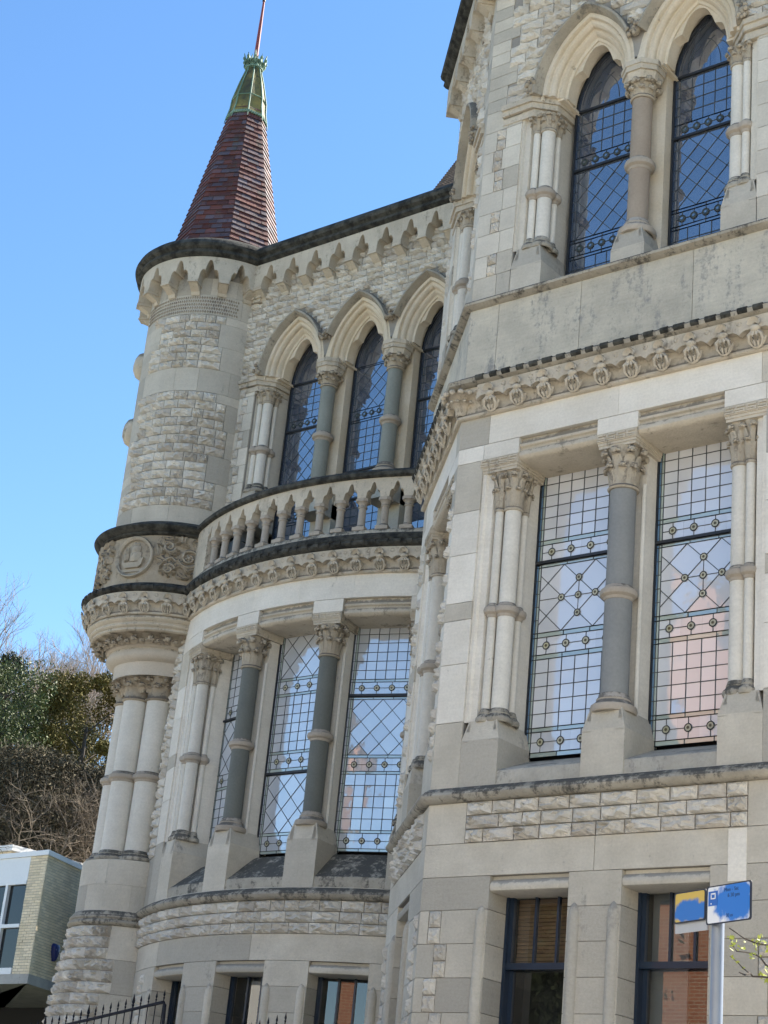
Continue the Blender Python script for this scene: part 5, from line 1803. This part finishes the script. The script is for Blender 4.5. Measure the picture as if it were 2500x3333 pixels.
m.box(f2, -2, 7.7, -5, 0, zt, zt + .62); to_local(nb(m, 'roof_plant_room', M['brick_cream']))
m = MB(); m.box(f2, -2.1, 7.85, -5.1, .1, zt + .622, zt + .78); to_local(nb(m, 'plant_room_coping', M['white_paint']))
# ---------------- alarm bell box
s_b, z_b = ray_on(rf, 174, 3098)
BB = thing('alarm_box', 'dark blue shield shaped alarm box on the pale brick wall', 'alarm box', rf.p(s_b, 0, z_b))
poly = [(-.16, .12), (-.11, .20), (.11, .20), (.16, .12), (.13, -.04), (.03, -.24), (-.03, -.24), (-.13, -.04)]
m = MB(); fb = Flat(0, 0, rf.d[0], rf.d[1])
rows = [[fb.p(x * k, n, z * k) for x, z in poly] for k, n in ((1, .0), (1.0, .06), (.9, .10), (.62, .13), (.02, .135))]
m.grid(rows, True); m.build('casing', M['bell'], BB, 30)
m = MB(); m.box(fb, -.10, -.06, .118, .128, .03, .075); m.box(fb, -.045, .095, .118, .128, .035, .065); m.build('logo_strip', M['sign_white'], BB)
m = MB(); m.box(fb, -.07, .06, .122, .130, -.035, -.01); m.build('phone_strip', M['sign_white'], BB)

# ---------------- railings along the sloping area in front of the bow
def railing(label, x0, z0, x1, z1, Y, end_left, end_right):
    t = thing('iron_railing', label, 'railing', (x0, Y, 0), group='spearheaded railings in front of the bow')
    P = lambda x: z0 + (z1 - z0) * (x - x0) / (x1 - x0)
    inv = Matrix.Translation((-x0, -Y, 0))
    def add(m, name, smooth=None):
        o = m.build(name, M['railing'], t, smooth); o.matrix_parent_inverse = inv
    f = Flat(0, Y, 1, 0)
    for dz, hh in ((0, .013), (-1.05, .013)):
        m = MB(); i = len(m.v)
        q = [(x, n, P(x) + dz + k) for x in (x0, x1) for n, k in ((-.02, -hh), (.02, -hh), (.02, hh), (-.02, hh))]
        m.grid([[f.p(*v) for v in q[:4]], [f.p(*v) for v in q[4:]]], True); m.f += [(3, 2, 1, 0), (4, 5, 6, 7)]
        add(m, 'rail')
    n = round((x1 - x0) / .125)
    for k in range(n + 1):
        x = x0 + (x1 - x0) * k / n; z = P(x); big = k % 6 == 0
        m = MB(); r = .010 if big else .0065
        m.tube([(x, Y, z - 1.25), (x, Y, z + (.09 if big else .05))], r, 6)
        hh = .125 if big else .085
        m.lathe((x, Y), [(r, z + .03), (r * 2.0, z + .055), (r * .8, z + .06), (r * 2.1, z + .085), (.001, z + .06 + hh)], 6)
        add(m, 'spear_bar', 40)
    m = MB(); m.box(f, x0, x1, -.15, .15, -.11, min(P(x0), P(x1)) - 1.15); add(m, 'plinth')
    m = MB()
    for x in ([x1] if end_right else []) + ([x0] if end_left else []):
        m.tube([(x, Y, P(x)), (x + .03, Y, P(x) - .03), (x + .04, Y, P(x) - .25), (x + .04, Y, P(x) - 1.25)], .018, 6)
    if m.v: add(m, 'end_post', 40)
railing('black iron railing with spear tips stepping down in front of the turret base', -9.8, 2.88, -4.80, 3.745, 1.5, False, True)
railing('short end of black spear tipped railing below the middle bow window', -4.25, 3.20, -2.88, 3.50, 1.5, False, False)

# ---------------- parking sign
pp = at(2336, 3075, 8.5)
SG = thing('parking_sign', 'galvanised post with a white parking plate and a yellow plate, both sprayed blue', 'sign', (pp.x, pp.y, 0))
fs = Flat(0, 0, .926, -.378)
fw = Flat(pp.x, pp.y, .926, -.378)
m = MB(); m.lathe((0, 0), [(.030, -.11), (.030, 3.14), (.026, 3.15), (.002, 3.155)], 24); m.build('post', M['galv'], SG, 40)
def plate(name, mat_face, corners, n, inset=.006, face_name='plate_face'):
    """corners: bl, br, tr, tl photo pixels -> a real upright rectangle on the sign's plane"""
    q = [ray_on(fw, *c, n) for c in corners]
    s0 = (q[0][0] + q[3][0]) / 2; s1 = (q[1][0] + q[2][0]) / 2; z0 = (q[0][1] + q[1][1]) / 2; z1 = (q[2][1] + q[3][1]) / 2
    cx, cz = (s0 + s1) / 2, (z0 + z1) / 2; w, hgt = s1 - s0, z1 - z0
    base = link(name, None, SG, Matrix.Translation(fs.p(cx, n, cz)) @ Matrix.Rotation(fs.ang(0), 4, 'Z'))
    m = MB(); r = .012; P = []
    for sx, sz, a0 in ((1, 1, 0), (-1, 1, 90), (-1, -1, 180), (1, -1, 270)):
        for k in range(4):
            a = rad(a0 + 30 * k); P.append((sx * (w / 2 - r) + r * math.cos(a), sz * (hgt / 2 - r) + r * math.sin(a)))
    rows = [[(x, y, z) for x, z in P] for y in (.004, 0)]
    m.grid(rows, True); m.quad(*[(x, 0, z) for x, z in P]); m.quad(*[(x, .004, z) for x, z in P][::-1])
    m.build('plate_back', M['ink'], base)
    k = 1 - 2 * inset / min(w, hgt)
    m = MB(); m.quad(*[(x * k, -.001, z * k) for x, z in P]); m.build(face_name, mat_face, base)
    return base, w, hgt
px = lambda x, y: (2170 + x * .1989, 2840 + y * .1989)
sw_mat = spray('sprayed_white_face', (.80, .80, .80), (.018, .17, .58), .05, .008, .15, .098, 1)
wb, ww_, wh = plate('sign_plate', sw_mat, [px(645, 875), px(1385, 755), px(1390, 105), px(655, 250)], .045)
sy_mat = spray('sprayed_yellow_face', (.62, .42, .06), (.018, .15, .50), .005, -.022, .135, .055, 2)
yb, yw, yh = plate('sign_plate', sy_mat, [px(118, 850), px(640, 765), px(640, 250), px(125, 355)], .043)
yb['label'] = 'yellow plate sprayed with blue paint'; wb['label'] = 'white plate with parking symbol, sprayed blue'
m = MB(); m.box(Flat(0, 0, 1, 0), -yw / 2 - .002, yw / 2, -.02, -.012, -yh / 2 - .045, -yh / 2 + .1); m.build('backing_plate', M['sign_back'], yb)
m = MB(); fl = Flat(0, 0, 1, 0)
m.box(fl, -ww_ * .45, -ww_ * .24, .0012, .002, -wh * .02, wh * .36); m.build('parking_panel', M['sign_blue'], wb)
m = MB()
X0, X1, Za, Zb2 = -ww_ * .395, -ww_ * .285, wh * .15, wh * .31
for q in ((X0, X0 + .006, Za, Zb2), (X1 - .006, X1, Za, Zb2), (X0, X1, Zb2 - .007, Zb2), (X0, X1, Za, Za + .006), (X0, X0 + .007, wh * .02, wh * .055)): m.box(fl, q[0], q[1], .0022, .003, q[2], q[3])
m.build('parking_symbol', M['sign_white'], wb)
def letters(txt, x, z, size, mat):
    c = bpy.data.curves.new('lettering', 'FONT'); c.body = txt; c.size = size; c.align_x = 'LEFT'; c.extrude = .0004
    c.materials.append(mat)
    o = bpy.data.objects.new('lettering', c); COL.objects.link(o)
    bpy.context.view_layer.update()
    me = bpy.data.meshes.new_from_object(o.evaluated_get(bpy.context.evaluated_depsgraph_get()))
    bpy.data.objects.remove(o)
    link('lettering', me, wb, Matrix.Translation((x, -.0016, z)) @ Matrix.Rotation(rad(90), 4, 'X'))
ink2 = plain('faded_ink', (.02, .05, .14), .5)
letters('Mon - Sat', -ww_ * .10, wh * .30, .026, ink2)
letters('6 30 pm', -ww_ * .02, wh * .15, .026, ink2)
letters('30 m', -ww_ * .05, -wh * .36, .024, ink2)
m = MB()
for z in (wh * .2, -wh * .2): m.box(fl, -.05, .05, -.09, -.005, z - .012, z + .012)
m.build('clamp', M['galv'], wb)

# ---------------- foliage
def leafset(mb, pts, size, rnd, stretch=1.0):
    for p in pts:
        u = Vector((rnd.gauss(0, 1), rnd.gauss(0, 1), rnd.gauss(0, .7))).normalized(); v = u.orthogonal().normalized()
        v = (Matrix.Rotation(rnd.uniform(0, 6.28), 3, u) @ v); w = u.cross(v)
        s = size * rnd.uniform(.6, 1.4)
        mb.quad(p - v * s * stretch - w * s * .4, p + v * s * .2 * stretch - w * s * .5, p + v * s * stretch, p + v * s * .1 + w * s * .5)


def branches(mb, p, d, L, r, depth, rnd, tips, spread=.55, up=.12, seg=3):
    pts = [p]; rr = [r]; q = p.copy(); dd = d.copy()
    for i in range(4):
        dd = (dd + Vector((rnd.gauss(0, .13), rnd.gauss(0, .13), rnd.gauss(0, .10) + up * .25))).normalized()
        q = q + dd * L / 4; pts.append(q.copy()); rr.append(r * (1 - .12 * (i + 1)))
        if depth > 0 and i >= 1:
            for _ in range(1 if i < 3 else 2):
                nd = (dd + Vector((rnd.gauss(0, spread), rnd.gauss(0, spread), rnd.gauss(0, spread * .7) + up))).normalized()
                branches(mb, q.copy(), nd, L * rnd.uniform(.55, .78), r * .55, depth - 1, rnd, tips, spread, up, 3)
    mb.tube(pts, rr, seg if depth else 3, False)
    tips.append(q)


def evergreen(label, top_px, d, height, rx, mat, n, seed, leaf_s=.042, group=None, name='yew_tree'):
    rnd = random.Random(seed)
    tp = at(*top_px, d) if len(top_px) == 2 else Vector(top_px); base = Vector((tp.x, tp.y, tp.z - height))
    t = thing(name, label, 'tree', base)
    if group: t['group'] = group
    m = MB(); m.tube([(0, 0, -1.5), (.1, 0, height * .3), (0, .1, height * .75)], [.2, .15, .05], 8)
    tips = []
    for k in range(9):
        a = k * 2.4; br = Vector((math.cos(a), math.sin(a), .5))
        m.tube([Vector((0, 0, height * (.15 + .07 * k))), Vector((br.x * rx * .4, br.y * rx * .4, height * (.2 + .075 * k))), Vector((br.x * rx * .8, br.y * rx * .8, height * (.25 + .075 * k)))], [.035, .025, .01], 4)
    m.build('trunk', M['bark'], t, 40)
    cl = []
    for k in range(70):
        z = rnd.uniform(.0, .97); a = rnd.uniform(0, 6.28)
        prof = math.sin(math.pi * min(1, .12 + .88 * (1 - z) ** .8)) ** .6 if z > .5 else .95
        q = rx * prof * rnd.uniform(.45, .95)
        cl.append((Vector((q * math.cos(a), q * math.sin(a), z * height)), rnd.uniform(.3, .75)))
    pts = []
    for i in range(n):
        c, r = rnd.choice(cl)
        v = Vector((rnd.gauss(0, 1), rnd.gauss(0, 1), rnd.gauss(0, .8))).normalized() * r * rnd.uniform(.55, 1.05)
        pts.append(c + v)
    m = MB(); leafset(m, pts, leaf_s, rnd, 1.3); m.build('crown', M[mat], t)
    return t


evergreen('dark green yew on the slope at the left edge, tallest of the dark evergreens', (55, 2160), 64, 9, 3.3, 'yew', 70000, 1)
evergreen('golden olive yew with sunlit top right beside the turret', (305, 2185), 60, 8, 2.1, 'yew2', 60000, 2)
evergreen('dark yew between the golden yew and the left edge', (180, 2300), 67, 8, 2.4, 'yew', 45000, 3)
evergreen('small pale green shrubby tree sunlit at the top left', (30, 2180), 58, 3.4, 1.5, 'holly', 14000, 4, .045, name='holly_tree')
evergreen('dark yew partly hidden behind the shaft cluster', (400, 2300), 66, 8, 2.2, 'yew2', 36000, 9)


evergreen('tall dark unseen yew added behind the stone building to shade the brick block', (-21.2, 23.0, 17.5), 0, 17, 4.8, 'yew', 90000, 17, .24)  # hidden tree added to keep the sun off the brick face
evergreen('lower dark unseen yew added behind the round turret to shade the brick block', (-22.9, 20.6, 12.5), 0, 12.3, 3.0, 'yew', 50000, 18, .2)  # second hidden tree, added to close the sun patch left on the bricks


def bare_tree(label, top_px, d, height, seed, mat='bark', trunk=.16, depth=4, spread=.5, lean=(0, 0)):
    rnd = random.Random(seed); tp = at(*top_px, d); base = Vector((tp.x, tp.y, tp.z - height))
    t = thing('bare_tree', label, 'tree', base)
    m = MB(); tips = []
    m.tube([(0, 0, -2), (lean[0] * .3, lean[1] * .3, height * .25), (lean[0] * .5, lean[1] * .5, height * .4)], [trunk, trunk * .85, trunk * .7], 7)
    m.build('trunk', M['bark'], t, 40)
    m = MB()
    o = Vector((lean[0] * .5, lean[1] * .5, height * .4))
    for k in range(6):
        a = k * 1.05 + rnd.uniform(-.3, .3)
        branches(m, o - Vector((0, 0, height * .04 * k)), Vector((math.cos(a) * .55, math.sin(a) * .55, 1)).normalized(), height * .26, trunk * .45, depth, rnd, tips, spread, .22)
    m.build('crown', M[mat], t)
bare_tree('bare twiggy tree rising behind the yews at the left edge', (40, 2010), 80, 12, 21, 'far_twig', .26, 5)
bare_tree('slender bare tree behind the yews nearer the turret', (190, 2090), 84, 11, 22, 'far_twig', .24, 5)
bare_tree('fine bare tree top close to the turret frieze', (262, 2070), 86, 10, 24, 'far_twig', .2, 5)
bare_tree('low bare tree top just left of the turret bulge', (330, 2180), 88, 9, 23, 'far_twig', .2, 5)


def thicket(label, px_, d, rx, height, n, seed):
    rnd = random.Random(seed); tp = at(*px_, d); base = Vector((tp.x, tp.y, tp.z - height))
    t = thing('scrub_thicket', label, 'shrub', base)
    m = MB(); tips = []
    for k in range(90):
        a = rnd.uniform(0, 6.28); q = rx * math.sqrt(rnd.random()) * .8
        branches(m, Vector((q * math.cos(a), q * math.sin(a), rnd.uniform(-.5, height * .45))), Vector((math.cos(a) * .5, math.sin(a) * .5, rnd.uniform(.5, 1.2))).normalized(), height * .22, .028, 3, rnd, tips, .75, .05)
    m.build('stems', M['twig'], t)
    m = MB(); pts = []
    for i in range(n):
        a = rnd.uniform(0, 6.28); z = rnd.random(); q = rx * (1 - .55 * z ** 2) * rnd.random() ** .4
        pts.append(Vector((q * math.cos(a), q * math.sin(a), z * height * .93 + rnd.gauss(0, .12))))
    leafset(m, pts, .036, rnd, 2.2); m.build('crown', M['scrub'], t)
thicket('brown leafless thicket of tangled twigs above the brick block', (120, 2420), 53, 2.6, 5.0, 42000, 31)
thicket('brown tangled thicket against the turret shafts', (320, 2480), 54, 2.0, 4.6, 30000, 32)
thicket('dark tangled thicket low at the left edge', (-40, 2480), 55, 2.2, 4.6, 24000, 33)

# street tree whose twigs reach in from the right
tb = at(2760, 3500, 8.3)
ST = thing('street_tree', 'thin twigs with young yellow green leaves reaching in at the right edge', 'tree', (tb.x, tb.y, 0))
inv = Matrix.Translation((-tb.x, -tb.y, 0))
m = MB(); top = at(2700, 3130, 8.3)
m.tube([(tb.x, tb.y, -.1), (tb.x + .02, tb.y, 1.5), (top.x, top.y, top.z)], [.06, .05, .03], 8); m.build('trunk', M['bark'], ST, 40).matrix_parent_inverse = inv
s3 = 300 / 1659
g3 = lambda x, y, d=8.3: at(2200 + x * s3, 3000 + y * s3, d)
BR = [[(2600, 700), (1640, 420), (1440, 385), (1230, 300), (1110, 215), (960, 115)], [(2600, 900), (1800, 860), (1620, 780), (1530, 650), (1430, 590), (1240, 545), (1090, 530), (1010, 400), (980, 260)],
      [(2600, 1100), (1700, 1010), (1560, 990), (1380, 985), (1340, 930), (1210, 840), (1110, 730), (975, 620)], [(1340, 930), (1240, 960), (1140, 910)]]
m = MB()
for i, b in enumerate(BR):
    P = [g3(x, y, 8.3 + .06 * math.sin(k * 1.7 + i)) for k, (x, y) in enumerate(b)]
    m.tube(P, [.0055 - .0035 * k / len(P) for k in range(len(P))], 5)
m.build('branches', M['bark'], ST).matrix_parent_inverse = inv
m = MB(); rnd = random.Random(77)
for x, y, n, s in [(985, 270, 5, 60), (1040, 430, 14, 80), (1210, 490, 7, 50), (1390, 580, 10, 70), (1520, 630, 4, 40), (1460, 390, 16, 100), (1580, 390, 8, 70), (1510, 250, 5, 50), (1220, 340, 3, 30), (1540, 960, 12, 80), (1640, 1040, 10, 60), (1110, 725, 3, 30), (1000, 650, 3, 35), (1210, 830, 3, 25), (1640, 830, 6, 50), (1700, 500, 10, 90)]:
    for k in range(n):
        p = g3(x + rnd.gauss(0, s * .45), y + rnd.gauss(0, s * .45), 8.3 + rnd.gauss(0, .02))
        leafset(m, [p], .011, rnd, 1.0)
m.build('young_leaves', M['bud'], ST).matrix_parent_inverse = inv

# ---------------- red brick terrace across the street, seen only mirrored in the windows
def brick_material():
    mt, t = nodes('mirrored_brick'); N_ = N(t)
    g = N_.n('ShaderNodeNewGeometry'); sp_ = N_.n('ShaderNodeSeparateXYZ'); N_.l(g.outputs['Position'], sp_.inputs[0])
    cb = N_.n('ShaderNodeCombineXYZ'); N_.l(N_.math('ADD', sp_.outputs[0], sp_.outputs[1]), cb.inputs[0]); N_.l(sp_.outputs[2], cb.inputs[1])
    b = N_.n('ShaderNodeTexBrick'); N_.l(cb.outputs[0], b.inputs['Vector'])
    b.inputs['Color1'].default_value = (.36, .135, .07, 1); b.inputs['Color2'].default_value = (.46, .19, .10, 1); b.inputs['Mortar'].default_value = (.50, .38, .28, 1)
    b.inputs['Scale'].default_value = 1; b.inputs['Brick Width'].default_value = .225; b.inputs['Row Height'].default_value = .075; b.inputs['Mortar Size'].default_value = .008
    p = N_.n('ShaderNodeBsdfPrincipled'); N_.l(b.outputs[0], p.inputs['Base Color']); p.inputs['Roughness'].default_value = .9
    o = N_.n('ShaderNodeOutputMaterial'); N_.l(p.outputs[0], o.inputs[0]); return mt
MBK = brick_material()
OY = -19.0
of = Flat(0, OY, -1, 0)                                      # outward is +Y, s runs towards -X
OP = thing('brick_house', 'tall narrow red brick gabled house across the street, mirrored in the leaded windows', 'building', (0, OY, 0))
inv = Matrix.Translation((0, -OY, 0))
def ob(m, name, mat): m.build(name, mat, OP).matrix_parent_inverse = inv
m = MB(); q = [(6.9, -.1), (9.3, -.1), (9.3, 14.2), (8.1, 15.9), (6.9, 14.2)]
a = [of.p(s_, 0, z_) for s_, z_ in q]; b = [of.p(s_, -7, z_) for s_, z_ in q]
m.quad(*a); m.quad(*b[::-1])
for i in range(5): m.quad(a[i], b[i], b[(i + 1) % 5], a[(i + 1) % 5])
ob(m, 'wall', MBK)
for sg in (1, -1):
    m = MB(); P = [(8.1, 15.95), (8.1 + sg * 1.4, 13.95), (8.1 + sg * 1.4, 14.10), (8.1, 16.1)]
    a = [of.p(s_, .12, z_) for s_, z_ in P]; b = [of.p(s_, -7.1, z_) for s_, z_ in P]
    m.quad(*a); m.quad(*b)
    for i in range(4): m.quad(a[i], b[i], b[(i + 1) % 4], a[(i + 1) % 4])
    ob(m, 'roof', M['slate'])
for z in (1.2, 8.4):
    m = MB(); m.box(of, 7.7, 8.5, -.01, .02, z, z + 1.7); ob(m, 'window', M['dark_glass'])
m = MB(); m.box(of, 8.6, 9.2, -5.2, -4.6, 14, 17); ob(m, 'chimney', MBK)
def terrace(label, s0, s1, y, h, n, seed):
    f = Flat(0, y, -1, 0); t = thing('bounce_terrace', label, 'building', (0, y, 0)); iv = Matrix.Translation((0, -y, 0))
    m = MB(); m.box(f, s0, s1, -8, 0, -.1, h); m.box(f, s0 - .1, s1 + .1, -.2, .25, h + .002, h + .3); m.build('wall', M['render'], t).matrix_parent_inverse = iv
    m = MB(); m.sweep(f, s0, s1, [(.2, h + .31), (-4, h + 2.6), (-8.2, h + .31)]); m.build('roof', M['slate'], t).matrix_parent_inverse = iv
    k = int((s1 - s0) / 2.6)
    for i in range(k):
        c = s0 + (s1 - s0) * (i + .5) / k
        for z in range(int(h // 3)):
            m = MB(); m.box(f, c - .5, c + .5, -.01, .02, .9 + z * 3, 2.6 + z * 3); m.build('window', M['dark_glass'], t).matrix_parent_inverse = iv
M['render'] = plain('white_render', (.78, .75, .68), .9, noise_amt=.05)  # for unseen pale terraces added to bounce sunlight onto the shaded facade
terrace('long unseen white terrace added behind the viewer to bounce sun onto the facade, right of the brick house', -44, -.5, -20, 11.5, 3, 51)
terrace('lower unseen white terrace added behind the viewer to bounce sun onto the facade, left of the evergreens', 18.5, 50, -21, 8.5, 3, 52)
def bush(label, x, y, h, rx, n, seed):
    rnd = random.Random(seed); t = thing('laurel_tree', label, 'tree', (x, y, 0))
    m = MB(); m.tube([(0, 0, -.2), (.1, 0, h * .5)], [.2, .1], 7); m.build('trunk', M['bark'], t)
    m = MB(); leafset(m, [Vector((rnd.gauss(0, .5) * rx, rnd.gauss(0, .5) * rx, h * (.1 + .9 * rnd.random() ** .8))) for _ in range(n)], .10, rnd, 1.2); m.build('crown', M['yew'], t)
bush('dark evergreen across the street beside the brick house', -11.6, -19.5, 9.0, 2.4, 26000, 41)
bush('lower dark evergreen across the street away from the brick house', -15.8, -20.5, 8.0, 2.6, 26000, 42)

flush(290)
